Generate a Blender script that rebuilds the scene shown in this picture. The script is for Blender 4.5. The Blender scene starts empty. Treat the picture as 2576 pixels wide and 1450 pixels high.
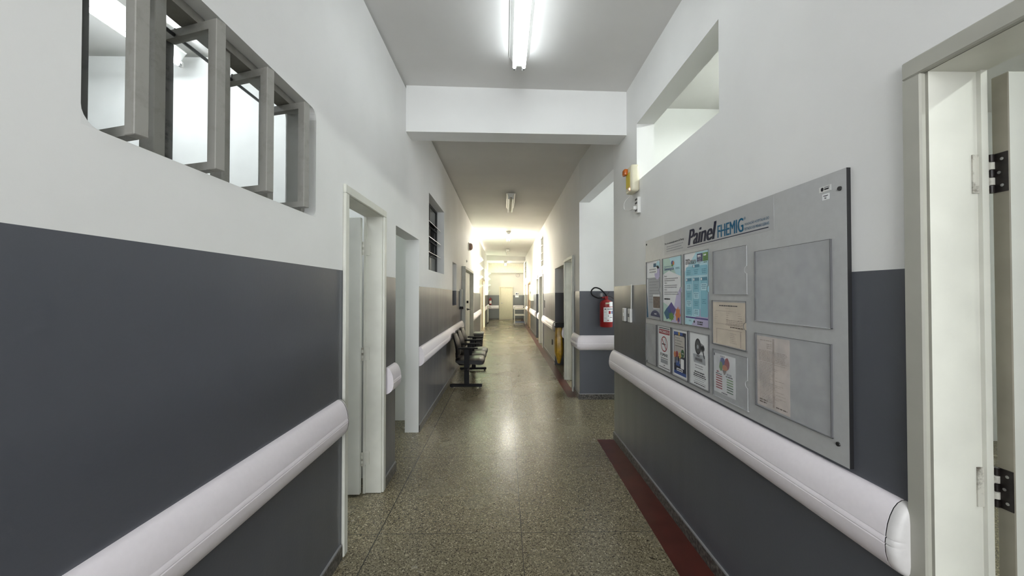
import bpy, bmesh, math, random
from mathutils import Vector, Matrix
random.seed(7)
S = bpy.context.scene
COL = S.collection
PI = math.pi

# ------------------------------------------------------------------ camera, world, exposure
F_PX, W_PX = 968.0, 2576.0
EYE = 1.52
cam_d = bpy.data.cameras.new('camera')
cam = bpy.data.objects.new('camera', cam_d)
COL.objects.link(cam)
cam_d.sensor_fit = 'HORIZONTAL'
cam_d.sensor_width = 36.0
cam_d.lens = 36.0 * F_PX / W_PX
cam_d.clip_start = 0.02
cam.location = (0, 0, EYE)
cam.rotation_euler = (math.radians(90) + math.atan(13 / F_PX), 0, -math.atan(18 / F_PX))
S.camera = cam

S.view_settings.view_transform = 'Standard'
S.view_settings.look = 'None'
S.view_settings.gamma = 1.0
S.view_settings.use_curve_mapping = False
S.view_settings.exposure = 0.55
S.cycles.use_denoising = True
S.cycles.max_bounces = 10
S.cycles.diffuse_bounces = 8
S.cycles.glossy_bounces = 5
S.cycles.transparent_max_bounces = 12
S.cycles.sample_clamp_indirect = 8.0

world = bpy.data.worlds.new('overcast_sky')
S.world = world
world.use_nodes = True
bg = world.node_tree.nodes['Background']
bg.inputs[0].default_value = (0.90, 0.97, 1.0, 1)
bg.inputs[1].default_value = 2.6


def area(name, loc, rot, sx, sy, power, color):
    l = bpy.data.lights.new(name, 'AREA')
    l.shape = 'RECTANGLE'
    l.size, l.size_y = sx, sy
    l.energy = power
    l.color = color
    o = bpy.data.objects.new(name, l)
    o.location = loc
    o.rotation_euler = rot
    COL.objects.link(o)
    return o


# overcast daylight standing outside the two far corridor windows (they face -X)
DAY = (1.0, 0.87, 0.70)
# added fill lights at openings put behind the camera and in the outer right wall
area('window_daylight', (0.1, -3.55, 1.95), (math.radians(90), 0, 0), 1.8, 2.2, 82, (0.97, 0.98, 1.0))  # added frontal fill from an invented back window
area('window_daylight', (5.45, 4.75, 1.8), (0, math.radians(90), 0), 1.7, 1.2, 30, (0.95, 0.98, 1.0))  # added at the side corridor end to bounce light into the mid corridor
area('window_daylight', (5.45, 6.2, 1.8), (0, math.radians(90), 0), 1.7, 0.9, 50, (1.0, 0.92, 0.80))  # added to throw light through the right doorway onto the left wall
area('window_daylight', (-3.3, 15.2, 3.0), (0, math.radians(-66), 0), 3.0, 4.6, 4600, DAY)
area('window_daylight', (-3.3, 21.9, 3.0), (0, math.radians(-66), 0), 3.0, 4.6, 1900, DAY)

TUBE_E = 11.0      # radiance of a burning fluorescent tube
ROOM_E = 31.0      # tubes in the side rooms
HALL_E = 130.0
BAY_E = 22.0
RIGHT_E = 72.0

# ------------------------------------------------------------------ main dimensions (metres, camera looks +Y)
XL = -0.94      # left wall face
XR = 1.14       # right wall face, near part
XF = 1.07       # right wall face, beyond the side corridor
CEIL = 3.47
TH = 0.15       # wall thickness
YB = -3.2       # wall behind the camera
YE = 22.1       # end wall
YC0, YC1 = 4.0, 5.5   # side corridor


# ------------------------------------------------------------------ materials
def nodes_of(name):
    m = bpy.data.materials.new(name)
    m.use_nodes = True
    nt = m.node_tree
    return m, nt, nt.nodes, nt.links, nt.nodes['Principled BSDF']


def mat(name, col, rough=0.5, metal=0.0, var=0.06, scale=14.0, spec=0.5, emit=None, estr=0.0, alpha=1.0, bump=0.0, coat=0.0):
    m, nt, N, L, b = nodes_of(name)
    b.inputs['Roughness'].default_value = rough
    b.inputs['Metallic'].default_value = metal
    b.inputs['Specular IOR Level'].default_value = spec
    b.inputs['Coat Weight'].default_value = coat
    b.inputs['Alpha'].default_value = alpha
    c = (col[0], col[1], col[2], 1)
    b.inputs['Base Color'].default_value = c
    if var > 0:
        tc = N.new('ShaderNodeTexCoord')
        nz = N.new('ShaderNodeTexNoise')
        nz.inputs['Scale'].default_value = scale
        nz.inputs['Detail'].default_value = 4
        L.new(tc.outputs['Object'], nz.inputs['Vector'])
        rmp = N.new('ShaderNodeMapRange')
        rmp.inputs['From Min'].default_value = 0.3
        rmp.inputs['From Max'].default_value = 0.7
        rmp.inputs['To Min'].default_value = 1 - var
        rmp.inputs['To Max'].default_value = 1 + var
        L.new(nz.outputs['Fac'], rmp.inputs['Value'])
        mx = N.new('ShaderNodeVectorMath')
        mx.operation = 'SCALE'
        mx.inputs[0].default_value = col[:3]
        L.new(rmp.outputs[0], mx.inputs['Scale'])
        L.new(mx.outputs[0], b.inputs['Base Color'])
        if bump > 0:
            bp = N.new('ShaderNodeBump')
            bp.inputs['Strength'].default_value = bump
            bp.inputs['Distance'].default_value = 0.004
            L.new(nz.outputs['Fac'], bp.inputs['Height'])
            L.new(bp.outputs[0], b.inputs['Normal'])
    if emit:
        b.inputs['Emission Color'].default_value = (*emit, 1)
        b.inputs['Emission Strength'].default_value = estr
    return m


def math_node(N, L, op, a, b=None):
    n = N.new('ShaderNodeMath')
    n.operation = op
    for i, v in enumerate((a, b)):
        if v is None:
            continue
        if isinstance(v, (int, float)):
            n.inputs[i].default_value = v
        else:
            L.new(v, n.inputs[i])
    return n.outputs[0]


def maprange(N, L, v, a, b, c, d):
    n = N.new('ShaderNodeMapRange')
    L.new(v, n.inputs['Value'])
    for k, x in zip(('From Min', 'From Max', 'To Min', 'To Max'), (a, b, c, d)):
        n.inputs[k].default_value = x
    return n.outputs[0]


def two_tone(name, z0, steps, upper=(0.80, 0.80, 0.79), lower=(0.090, 0.095, 0.111), lrough=0.30):
    """wall paint: matt white above, satin dark grey below a painted line whose height follows the old wall"""
    m, nt, N, L, b = nodes_of(name)
    geo = N.new('ShaderNodeNewGeometry')
    sep = N.new('ShaderNodeSeparateXYZ')
    L.new(geo.outputs['Position'], sep.inputs[0])
    zl = None
    for (ya, yb, dz) in steps:
        o = maprange(N, L, sep.outputs['Y'], ya, yb, 0, dz)
        zl = o if zl is None else math_node(N, L, 'ADD', zl, o)
    zl = math_node(N, L, 'ADD', zl, z0)
    fac = math_node(N, L, 'LESS_THAN', sep.outputs['Z'], zl)
    # broad mottling and vertical wipe streaks of the paint
    mp = N.new('ShaderNodeMapping')
    mp.inputs['Scale'].default_value = (4, 4, 0.5)
    L.new(geo.outputs['Position'], mp.inputs['Vector'])
    st = N.new('ShaderNodeTexNoise')
    st.inputs['Scale'].default_value = 2.2
    st.inputs['Detail'].default_value = 1.5
    L.new(mp.outputs[0], st.inputs['Vector'])
    br = N.new('ShaderNodeTexNoise')
    br.inputs['Scale'].default_value = 1.6
    br.inputs['Detail'].default_value = 6
    L.new(geo.outputs['Position'], br.inputs['Vector'])
    mix = N.new('ShaderNodeMix')
    mix.data_type = 'RGBA'
    mix.inputs['A'].default_value = (*upper, 1)
    mix.inputs['B'].default_value = (*lower, 1)
    L.new(fac, mix.inputs['Factor'])
    sc = N.new('ShaderNodeVectorMath')
    sc.operation = 'SCALE'
    L.new(mix.outputs['Result'], sc.inputs[0])
    L.new(maprange(N, L, br.outputs['Fac'], 0.3, 0.7, 0.96, 1.04), sc.inputs['Scale'])
    L.new(sc.outputs[0], b.inputs['Base Color'])
    r1 = maprange(N, L, st.outputs['Fac'], 0.35, 0.65, lrough - 0.02, lrough + 0.03)
    rr = N.new('ShaderNodeMix')
    rr.data_type = 'FLOAT'
    rr.inputs['A'].default_value = 0.62
    L.new(r1, rr.inputs['B'])
    L.new(fac, rr.inputs['Factor'])
    L.new(rr.outputs['Result'], b.inputs['Roughness'])
    fine = N.new('ShaderNodeTexNoise')
    fine.inputs['Scale'].default_value = 70
    fine.inputs['Detail'].default_value = 3
    L.new(geo.outputs['Position'], fine.inputs['Vector'])
    bp = N.new('ShaderNodeBump')
    bp.inputs['Strength'].default_value = 0.12
    bp.inputs['Distance'].default_value = 0.003
    L.new(fine.outputs['Fac'], bp.inputs['Height'])
    L.new(bp.outputs[0], b.inputs['Normal'])
    return m


def terrazzo():
    m, nt, N, L, b = nodes_of('terrazzo')
    geo = N.new('ShaderNodeNewGeometry')
    pos = geo.outputs['Position']
    sep = N.new('ShaderNodeSeparateXYZ')
    L.new(pos, sep.inputs[0])

    def chips(scale, stops):
        v = N.new('ShaderNodeTexVoronoi')
        v.inputs['Scale'].default_value = scale
        L.new(pos, v.inputs['Vector'])
        s = N.new('ShaderNodeSeparateColor')
        L.new(v.outputs['Color'], s.inputs[0])
        r = N.new('ShaderNodeValToRGB')
        r.color_ramp.interpolation = 'CONSTANT'
        el = r.color_ramp.elements
        while len(el) < len(stops):
            el.new(0.5)
        for e, (p, c) in zip(el, stops):
            e.position = p
            e.color = (*c, 1)
        L.new(s.outputs[0], r.inputs[0])
        return r.outputs[0]
    big = chips(140, [(0, (0.05, 0.045, 0.032)), (0.17, (0.19, 0.175, 0.125)), (0.5, (0.26, 0.24, 0.18)), (0.78, (0.36, 0.335, 0.26)), (0.94, (0.55, 0.52, 0.42))])
    sml = chips(290, [(0, (0.045, 0.04, 0.03)), (0.22, (0.17, 0.155, 0.11)), (0.6, (0.27, 0.25, 0.185)), (0.9, (0.45, 0.42, 0.33))])
    nz = N.new('ShaderNodeTexNoise')
    nz.inputs['Scale'].default_value = 60
    L.new(pos, nz.inputs['Vector'])
    mx = N.new('ShaderNodeMix')
    mx.data_type = 'RGBA'
    L.new(math_node(N, L, 'GREATER_THAN', nz.outputs['Fac'], 0.52), mx.inputs['Factor'])
    L.new(big, mx.inputs['A'])
    L.new(sml, mx.inputs['B'])
    # brass/plastic joint strips between the cast slabs
    def near(coord, c, w):
        return math_node(N, L, 'LESS_THAN', math_node(N, L, 'ABSOLUTE', math_node(N, L, 'SUBTRACT', coord, c)), w)
    j1 = near(sep.outputs['X'], 0.105, 0.0022)
    j2 = near(sep.outputs['X'], -0.795, 0.0030)
    yy = math_node(N, L, 'SUBTRACT', sep.outputs['Y'], 2.46 - 1.136 * 20 - 0.568)
    yy = math_node(N, L, 'MODULO', yy, 1.136)
    j3 = math_node(N, L, 'LESS_THAN', math_node(N, L, 'ABSOLUTE', math_node(N, L, 'SUBTRACT', yy, 0.568)), 0.002)
    j = math_node(N, L, 'MAXIMUM', math_node(N, L, 'MAXIMUM', j1, j2), j3)
    stn = N.new('ShaderNodeTexNoise')
    stn.inputs['Scale'].default_value = 1.3
    stn.inputs['Detail'].default_value = 5
    L.new(pos, stn.inputs['Vector'])
    tint = N.new('ShaderNodeVectorMath')
    tint.operation = 'MULTIPLY'
    tint.inputs[1].default_value = (0.84, 0.785, 0.68)
    sc = N.new('ShaderNodeVectorMath')
    sc.operation = 'SCALE'
    L.new(mx.outputs['Result'], tint.inputs[0])
    L.new(tint.outputs[0], sc.inputs[0])
    L.new(maprange(N, L, stn.outputs['Fac'], 0.3, 0.7, 0.92, 1.07), sc.inputs['Scale'])
    mj = N.new('ShaderNodeMix')
    mj.data_type = 'RGBA'
    L.new(j, mj.inputs['Factor'])
    L.new(sc.outputs[0], mj.inputs['A'])
    mj.inputs['B'].default_value = (0.03, 0.027, 0.022, 1)
    L.new(mj.outputs['Result'], b.inputs['Base Color'])
    L.new(maprange(N, L, stn.outputs['Fac'], 0.3, 0.7, 0.24, 0.29), b.inputs['Roughness'])
    b.inputs['Specular IOR Level'].default_value = 0.55
    return m


def granite():
    m, nt, N, L, b = nodes_of('granite')
    geo = N.new('ShaderNodeNewGeometry')
    v = N.new('ShaderNodeTexNoise')
    v.inputs['Scale'].default_value = 60
    v.inputs['Detail'].default_value = 6
    L.new(geo.outputs['Position'], v.inputs['Vector'])
    r = N.new('ShaderNodeValToRGB')
    r.color_ramp.elements[0].position = 0.4
    r.color_ramp.elements[0].color = (0.035, 0.033, 0.03, 1)
    r.color_ramp.elements[1].position = 0.72
    r.color_ramp.elements[1].color = (0.20, 0.185, 0.165, 1)
    L.new(v.outputs['Fac'], r.inputs[0])
    L.new(r.outputs[0], b.inputs['Base Color'])
    b.inputs['Roughness'].default_value = 0.4
    return m


def clear(name, tint, opac, rough=0.12):
    """thin clear sheet: mostly see-through with a faint body and a gloss"""
    m, nt, N, L, b = nodes_of(name)
    b.inputs['Base Color'].default_value = (*tint, 1)
    b.inputs['Roughness'].default_value = rough
    nz = N.new('ShaderNodeTexNoise')
    nz.inputs['Scale'].default_value = 9
    nz.inputs['Detail'].default_value = 5
    tc = N.new('ShaderNodeTexCoord')
    L.new(tc.outputs['Object'], nz.inputs['Vector'])
    L.new(maprange(N, L, nz.outputs['Fac'], 0.3, 0.75, opac * 0.6, opac * 1.5), b.inputs['Alpha'])
    return m


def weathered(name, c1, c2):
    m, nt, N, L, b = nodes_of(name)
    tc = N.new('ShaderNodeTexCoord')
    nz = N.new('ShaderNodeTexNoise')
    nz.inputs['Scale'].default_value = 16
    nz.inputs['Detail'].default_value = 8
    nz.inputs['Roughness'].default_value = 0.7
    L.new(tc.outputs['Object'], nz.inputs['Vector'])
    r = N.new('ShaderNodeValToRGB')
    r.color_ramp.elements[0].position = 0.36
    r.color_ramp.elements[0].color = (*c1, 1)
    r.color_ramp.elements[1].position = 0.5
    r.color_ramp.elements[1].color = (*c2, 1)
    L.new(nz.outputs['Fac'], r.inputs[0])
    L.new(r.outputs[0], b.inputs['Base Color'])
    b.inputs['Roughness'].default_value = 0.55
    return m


M_LEFT = two_tone('paint_left', 1.652, [(3.3, 4.3, -0.06), (5, 22, -0.16)])
M_RIGHT = two_tone('paint_right', 1.59, [(3.9, 5.4, -0.04), (5.6, 22, -0.13)])
M_WHITE = mat('white_wall_paint', (0.76, 0.765, 0.755), 0.62, var=0.03, scale=2.0)
M_CEIL = mat('ceiling_paint', (0.66, 0.65, 0.635), 0.75, var=0.05, scale=1.2)
M_FLOOR = terrazzo()
M_GRAN = granite()
M_RED = mat('red_cement', (0.075, 0.018, 0.013), 0.34, var=0.25, scale=6)
M_EDGE = mat('edge_paint', (0.27, 0.27, 0.275), 0.5)
M_FRAME = mat('frame_enamel', (0.66, 0.66, 0.60), 0.42, var=0.06, scale=7)
M_FRAMEG = mat('frame_enamel_grey', (0.50, 0.51, 0.46), 0.45, var=0.08, scale=7)
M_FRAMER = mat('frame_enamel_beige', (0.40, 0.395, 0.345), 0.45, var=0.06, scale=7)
M_LEAF = mat('door_enamel', (0.66, 0.665, 0.62), 0.4, var=0.05, scale=5)
M_LEAFEDGE = mat('door_edge_beige', (0.26, 0.24, 0.19), 0.5, var=0.12, scale=9)
M_CREAM = mat('cream_door', (0.62, 0.57, 0.44), 0.45, var=0.04)
M_PEACH = mat('peach_wood', (0.72, 0.50, 0.30), 0.5, var=0.08)
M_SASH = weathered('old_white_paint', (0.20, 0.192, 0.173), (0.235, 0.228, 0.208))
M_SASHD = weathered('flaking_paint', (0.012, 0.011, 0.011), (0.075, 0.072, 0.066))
M_GAP = mat('dark_gap', (0.012, 0.011, 0.012), 0.6)
M_RAIL = mat('rail_vinyl', (0.86, 0.81, 0.85), 0.45, var=0.015, scale=60)
M_RAILCAP = mat('rail_cap_vinyl', (0.60, 0.585, 0.58), 0.45, var=0.04, scale=30)
M_SEAM = mat('rail_seam', (0.02, 0.02, 0.022), 0.6)
M_HINGE = mat('dark_hinge_steel', (0.018, 0.014, 0.013), 0.35, metal=0.3, var=0.5, scale=60)
M_HINGEP = weathered('painted_hinge', (0.12, 0.10, 0.08), (0.56, 0.55, 0.49))
M_STEEL = mat('steel', (0.45, 0.45, 0.45), 0.3, metal=0.9, var=0.05)
M_CHROME = mat('chrome', (0.75, 0.75, 0.75), 0.18, metal=1.0, var=0.0)
M_BLACK = mat('black_plastic', (0.008, 0.008, 0.009), 0.5, var=0.1, spec=0.2)
M_LEATHER = mat('black_vinyl_upholstery', (0.010, 0.0095, 0.0095), 0.30, var=0.15, scale=40, bump=0.05, spec=0.3)
M_LAMPB = mat('lamp_body_white', (0.70, 0.70, 0.67), 0.35, var=0.03)
M_LAMPG = mat('lamp_reflector', (0.62, 0.62, 0.60), 0.28, metal=0.25, var=0.03)
M_TUBE = mat('tube_burning', (0.9, 0.9, 0.9), 0.3, var=0, emit=(0.90, 0.97, 1.0), estr=TUBE_E)
M_TUBEF = mat('tube_burning_far', (0.9, 0.9, 0.9), 0.3, var=0, emit=(1.0, 0.96, 0.86), estr=HALL_E)
M_TUBER = mat('tube_burning_room', (0.9, 0.9, 0.9), 0.3, var=0, emit=(0.90, 0.97, 1.0), estr=ROOM_E)
M_TUBED = mat('tube_burning_dim', (0.9, 0.9, 0.9), 0.3, var=0, emit=(0.90, 1.0, 0.94), estr=20.0)
M_TUBEB = mat('tube_burning_bay', (0.9, 0.9, 0.9), 0.3, var=0, emit=(1.0, 0.96, 0.88), estr=BAY_E)
M_TUBERR = mat('tube_burning_right_room', (0.9, 0.9, 0.9), 0.3, var=0, emit=(0.93, 1.0, 0.94), estr=RIGHT_E)
M_TUBEOFF = mat('tube_off', (0.82, 0.82, 0.80), 0.25, var=0)
M_TUBECAP = mat('tube_cap', (0.25, 0.25, 0.25), 0.35, metal=0.7, var=0)
M_BOARD = mat('board_grey_laminate', (0.50, 0.505, 0.51), 0.34, var=0.03, scale=40, metal=0.15)
M_BEDGE = mat('board_dark_edge', (0.012, 0.012, 0.013), 0.5)
M_STICK = mat('translucent_strip', (0.44, 0.445, 0.45), 0.3, var=0.03)
M_POCKET = clear('clear_pocket', (0.72, 0.73, 0.75), 0.04)
M_POCKETE = mat('pocket_edge', (0.12, 0.12, 0.125), 0.3, var=0)
M_POCKETL = mat('pocket_edge_light', (0.55, 0.56, 0.57), 0.25, var=0)
M_POCKETS = clear('stained_pocket', (0.60, 0.61, 0.64), 0.16, 0.2)
M_GLASS = clear('window_glass', (0.75, 0.80, 0.80), 0.06, 0.03)
M_GLASSG = clear('green_glass', (0.66, 0.86, 0.72), 0.45, 0.1)
M_GLASSD = mat('grimy_dark_glass', (0.045, 0.05, 0.04), 0.15, var=0.3, scale=8)
M_STEELD = mat('dark_steel_frame', (0.02, 0.02, 0.02), 0.4, var=0.2)
M_GLEDGE = mat('glass_edge', (0.80, 0.82, 0.80), 0.3, var=0)
M_REDP = mat('extinguisher_red', (0.30, 0.012, 0.014), 0.3, var=0.05)
M_PAPER = mat('white_paper', (0.84, 0.85, 0.86), 0.5, var=0.03)
M_AGED = mat('aged_paper', (0.66, 0.575, 0.47), 0.55, var=0.1, scale=12)
M_AGEDT = mat('aged_print', (0.47, 0.385, 0.32), 0.6, var=0.2, scale=60)
M_AGEDP = mat('aged_pinkish_paper', (0.70, 0.61, 0.55), 0.55, var=0.1, scale=12)
M_INK = mat('ink_black', (0.02, 0.02, 0.024), 0.5, spec=0.2, var=0)
M_INKG = mat('ink_grey', (0.30, 0.30, 0.32), 0.5, spec=0.2, var=0)
M_INKL = mat('ink_pale', (0.42, 0.43, 0.46), 0.5, spec=0.2, var=0)
M_NAVY = mat('ink_navy', (0.006, 0.009, 0.032), 0.45, spec=0.2, var=0)
M_TEAL = mat('ink_teal', (0.010, 0.11, 0.21), 0.45, spec=0.2, var=0)
M_BLUE = mat('ink_blue', (0.03, 0.08, 0.30), 0.45, spec=0.2, var=0)
M_IRED = mat('ink_red', (0.33, 0.02, 0.03), 0.45, spec=0.2, var=0)
M_GREEN = mat('ink_green', (0.13, 0.30, 0.06), 0.45, spec=0.2, var=0)
M_DGREEN = mat('ink_dark_green', (0.02, 0.10, 0.03), 0.45, spec=0.2, var=0)
M_PURPLE = mat('ink_purple', (0.09, 0.06, 0.26), 0.45, spec=0.2, var=0)
M_INDIGO = mat('ink_indigo', (0.04, 0.045, 0.13), 0.45, spec=0.2, var=0)
M_LILAC = mat('ink_lilac', (0.54, 0.49, 0.70), 0.45, spec=0.2, var=0.08, scale=5)
M_SKY = mat('ink_sky', (0.24, 0.54, 0.66), 0.45, spec=0.2, var=0.05)
M_SKYD = mat('ink_sky_dark', (0.07, 0.24, 0.35), 0.45, spec=0.2, var=0)
M_SKYP = mat('ink_sky_pale', (0.50, 0.76, 0.84), 0.45, spec=0.2, var=0.08, scale=4)
M_MINT = mat('ink_mint', (0.52, 0.72, 0.63), 0.45, spec=0.2, var=0.1, scale=4)
M_ORANGE = mat('ink_orange', (0.62, 0.19, 0.05), 0.45, spec=0.2, var=0)
M_YELLOW = mat('ink_yellow', (0.66, 0.40, 0.06), 0.45, spec=0.2, var=0)
M_TAN = mat('ink_tan', (0.55, 0.51, 0.46), 0.5, spec=0.2, var=0.03)
M_BROWN = mat('ink_brown', (0.16, 0.11, 0.08), 0.5, spec=0.2, var=0.4, scale=60)
M_MGREY = mat('megaphone_grey', (0.28, 0.28, 0.29), 0.5, var=0)
M_DGREY = mat('dark_grey_plastic', (0.06, 0.06, 0.062), 0.45, var=0.1)
M_BINLID = mat('grey_bin_lid', (0.16, 0.16, 0.155), 0.4, var=0.1)
M_BAG = mat('yellow_bag', (0.46, 0.27, 0.02), 0.35, var=0.35, scale=14, bump=0.6)
M_IVORY = mat('ivory_plastic', (0.66, 0.62, 0.47), 0.4, var=0.04)
M_LABELY = mat('yellow_label', (0.66, 0.52, 0.06), 0.45, var=0)
M_AMBER = mat('amber_lens', (0.50, 0.12, 0.012), 0.2, var=0)
M_LED = mat('red_led', (0.8, 0.1, 0.05), 0.3, var=0, emit=(1.0, 0.25, 0.12), estr=5)
M_WPLAS = mat('white_plastic', (0.68, 0.68, 0.66), 0.35, var=0.02)
M_WENAM = mat('white_enamel', (0.74, 0.74, 0.70), 0.3, var=0.03)
M_SIREN = mat('brown_siren', (0.24, 0.16, 0.13), 0.35, var=0.3, scale=30)
M_GROUND = mat('ground', (0.30, 0.30, 0.27), 0.9)
M_SHELF = mat('cart_blue_shelf', (0.20, 0.24, 0.34), 0.35, var=0.05)


# ------------------------------------------------------------------ mesh helpers
def box(bm, x0, x1, y0, y1, z0, z1, mi=0, bev=0.0, seg=2):
    v = [bm.verts.new((x, y, z)) for x in (x0, x1) for y in (y0, y1) for z in (z0, z1)]
    fs = [bm.faces.new([v[i] for i in q]) for q in ((0, 1, 3, 2), (4, 6, 7, 5), (0, 4, 5, 1), (2, 3, 7, 6), (0, 2, 6, 4), (1, 5, 7, 3))]
    for f in fs:
        f.material_index = mi
    bmesh.ops.recalc_face_normals(bm, faces=fs)
    if bev > 0:
        es = list({e for f in fs for e in f.edges})
        r = bmesh.ops.bevel(bm, geom=es, offset=bev, segments=seg, affect='EDGES', profile=0.5)
        for f in r['faces']:
            f.material_index = mi
        vs = list({w for f in r['faces'] for w in f.verts})
        return vs
    return v


def prism(bm, pts, axis, a0, a1, mi=0):
    """polygon pts extruded along an axis; pts are the two other coordinates in xyz order"""
    def mk(p, a):
        if axis == 'X':
            return (a, p[0], p[1])
        if axis == 'Y':
            return (p[0], a, p[1])
        return (p[0], p[1], a)
    A = [bm.verts.new(mk(p, a0)) for p in pts]
    B = [bm.verts.new(mk(p, a1)) for p in pts]
    fs = [bm.faces.new(A), bm.faces.new(B)]
    n = len(pts)
    for i in range(n):
        fs.append(bm.faces.new((A[i], A[(i + 1) % n], B[(i + 1) % n], B[i])))
    for f in fs:
        f.material_index = mi
    bmesh.ops.recalc_face_normals(bm, faces=fs)
    return A + B


def tube(bm, pts, r, seg=10, mi=0, caps=True):
    pts = [Vector(p) for p in pts]
    rings = []
    u = None
    for i, p in enumerate(pts):
        d = (pts[min(i + 1, len(pts) - 1)] - pts[max(i - 1, 0)]).normalized()
        if u is None:
            a = Vector((0, 0, 1)) if abs(d.z) < 0.9 else Vector((1, 0, 0))
            u = d.cross(a).normalized()
        else:
            u = (u - d * u.dot(d)).normalized()
        w = d.cross(u)
        rr = r[i] if isinstance(r, (list, tuple)) else r
        rings.append([bm.verts.new(p + (u * math.cos(2 * PI * k / seg) + w * math.sin(2 * PI * k / seg)) * rr) for k in range(seg)])
    fs = []
    for a, b in zip(rings, rings[1:]):
        for k in range(seg):
            fs.append(bm.faces.new((a[k], a[(k + 1) % seg], b[(k + 1) % seg], b[k])))
    if caps:
        fs += [bm.faces.new(rings[0]), bm.faces.new(rings[-1])]
    for f in fs:
        f.material_index = mi
    bmesh.ops.recalc_face_normals(bm, faces=fs)


def curve_pts(ctrl, n=10):
    """Catmull-Rom through control points"""
    P = [Vector(c) for c in ctrl]
    P = [P[0] * 2 - P[1]] + P + [P[-1] * 2 - P[-2]]
    out = []
    for i in range(1, len(P) - 2):
        for k in range(n):
            t = k / n
            a, b, c, d = P[i - 1], P[i], P[i + 1], P[i + 2]
            out.append(0.5 * ((2 * b) + (c - a) * t + (2 * a - 5 * b + 4 * c - d) * t * t + (3 * b - a - 3 * c + d) * t ** 3))
    out.append(P[-2])
    return out


def lathe(bm, prof, c, seg=24, mi=0, axis='Z'):
    rings = []
    fs = []
    for (r, h) in prof:
        ring = []
        for k in range(seg):
            a = 2 * PI * k / seg
            p = (r * math.cos(a), r * math.sin(a), h)
            if axis == 'X':
                p = (h, p[0], p[1])
            elif axis == 'Y':
                p = (p[0], h, p[1])
            ring.append(bm.verts.new((c[0] + p[0], c[1] + p[1], c[2] + p[2])))
        rings.append(ring)
    for a, b in zip(rings, rings[1:]):
        for k in range(seg):
            fs.append(bm.faces.new((a[k], a[(k + 1) % seg], b[(k + 1) % seg], b[k])))
    fs += [bm.faces.new(rings[0]), bm.faces.new(rings[-1])]
    for f in fs:
        f.material_index = mi
    bmesh.ops.recalc_face_normals(bm, faces=fs)


def nb():
    return bmesh.new()


ORIGIN = {}


def origin(o):
    return ORIGIN.get(o.name, Vector((0, 0, 0)))


def obj(name, bm, mats, parent=None, smooth=False, base=None):
    """link a bmesh built in world coordinates as one mesh object; keeps its origin at parent/base"""
    off = origin(parent) if parent is not None else (Vector(base) if base is not None else Vector((0, 0, 0)))
    bmesh.ops.translate(bm, verts=bm.verts, vec=-off)
    me = bpy.data.meshes.new(name)
    bm.to_mesh(me)
    bm.free()
    for m in (mats if isinstance(mats, (list, tuple)) else [mats]):
        me.materials.append(m)
    if smooth:
        for p in me.polygons:
            p.use_smooth = True
        me.set_sharp_from_angle(angle=math.radians(38))
    o = bpy.data.objects.new(name, me)
    COL.objects.link(o)
    if parent is not None:
        o.parent = parent
    else:
        o.location = off
    ORIGIN[o.name] = off
    return o


def tag(o, label, cat, group=None):
    o['label'] = label
    o['category'] = cat
    if group:
        o['group'] = group
    return o


def thing(name, loc, label, cat, group=None):
    o = bpy.data.objects.new(name, None)
    o.empty_display_size = 0.1
    o.location = loc
    COL.objects.link(o)
    ORIGIN[o.name] = Vector(loc)
    return tag(o, label, cat, group)


def struct_root(name, loc, label=None, cat=None):
    o = bpy.data.objects.new(name, None)
    o.empty_display_size = 0.1
    o.location = loc
    COL.objects.link(o)
    ORIGIN[o.name] = Vector(loc)
    o['kind'] = 'structure'
    if label:
        tag(o, label, cat)
    return o


def struct(name, bm, mats, label=None, cat=None, smooth=False):
    o = obj(name, bm, mats, smooth=smooth)
    o['kind'] = 'structure'
    if label:
        tag(o, label, cat)
    return o


def copy_tree(o, parent=None):
    kids = [c for c in COL.objects if c.parent == o]
    c = o.copy()
    COL.objects.link(c)
    if parent is not None:
        c.parent = parent
    for k in kids:
        copy_tree(k, c)
    return c


# ------------------------------------------------------------------ room shell
def wall_grid(bm, plane, f, b, a0, a1, z0, z1, holes, mf=0, mb=1, mr=2):
    """a wall slab with rectangular holes; plane 'X' -> face at x=f, back at x=b, runs along y; 'Y' the other way"""
    As = sorted({a0, a1, *[h[0] for h in holes], *[h[1] for h in holes]})
    Zs = sorted({z0, z1, *[h[2] for h in holes], *[h[3] for h in holes]})
    As = [a for a in As if a0 <= a <= a1]
    Zs = [z for z in Zs if z0 <= z <= z1]
    cache = {}

    def V(d, a, z):
        k = (d, a, z)
        if k not in cache:
            cache[k] = bm.verts.new((d, a, z) if plane == 'X' else (a, d, z))
        return cache[k]

    def solid(i, j):
        if i < 0 or j < 0 or i >= len(As) - 1 or j >= len(Zs) - 1:
            return False
        ca, cz = (As[i] + As[i + 1]) / 2, (Zs[j] + Zs[j + 1]) / 2
        return not any(h[0] < ca < h[1] and h[2] < cz < h[3] for h in holes)
    fs = []
    for i in range(len(As) - 1):
        for j in range(len(Zs) - 1):
            if not solid(i, j):
                continue
            A0, A1, Z0, Z1 = As[i], As[i + 1], Zs[j], Zs[j + 1]
            for d, m in ((f, mf), (b, mb)):
                q = bm.faces.new((V(d, A0, Z0), V(d, A1, Z0), V(d, A1, Z1), V(d, A0, Z1)))
                q.material_index = m
                fs.append(q)
            for (di, dj, p, q_) in ((-1, 0, (A0, Z0), (A0, Z1)), (1, 0, (A1, Z0), (A1, Z1)), (0, -1, (A0, Z0), (A1, Z0)), (0, 1, (A0, Z1), (A1, Z1))):
                if not solid(i + di, j + dj):
                    q = bm.faces.new((V(f, *p), V(f, *q_), V(b, *q_), V(b, *p)))
                    q.material_index = mr
                    fs.append(q)
    bmesh.ops.recalc_face_normals(bm, faces=fs)


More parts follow.
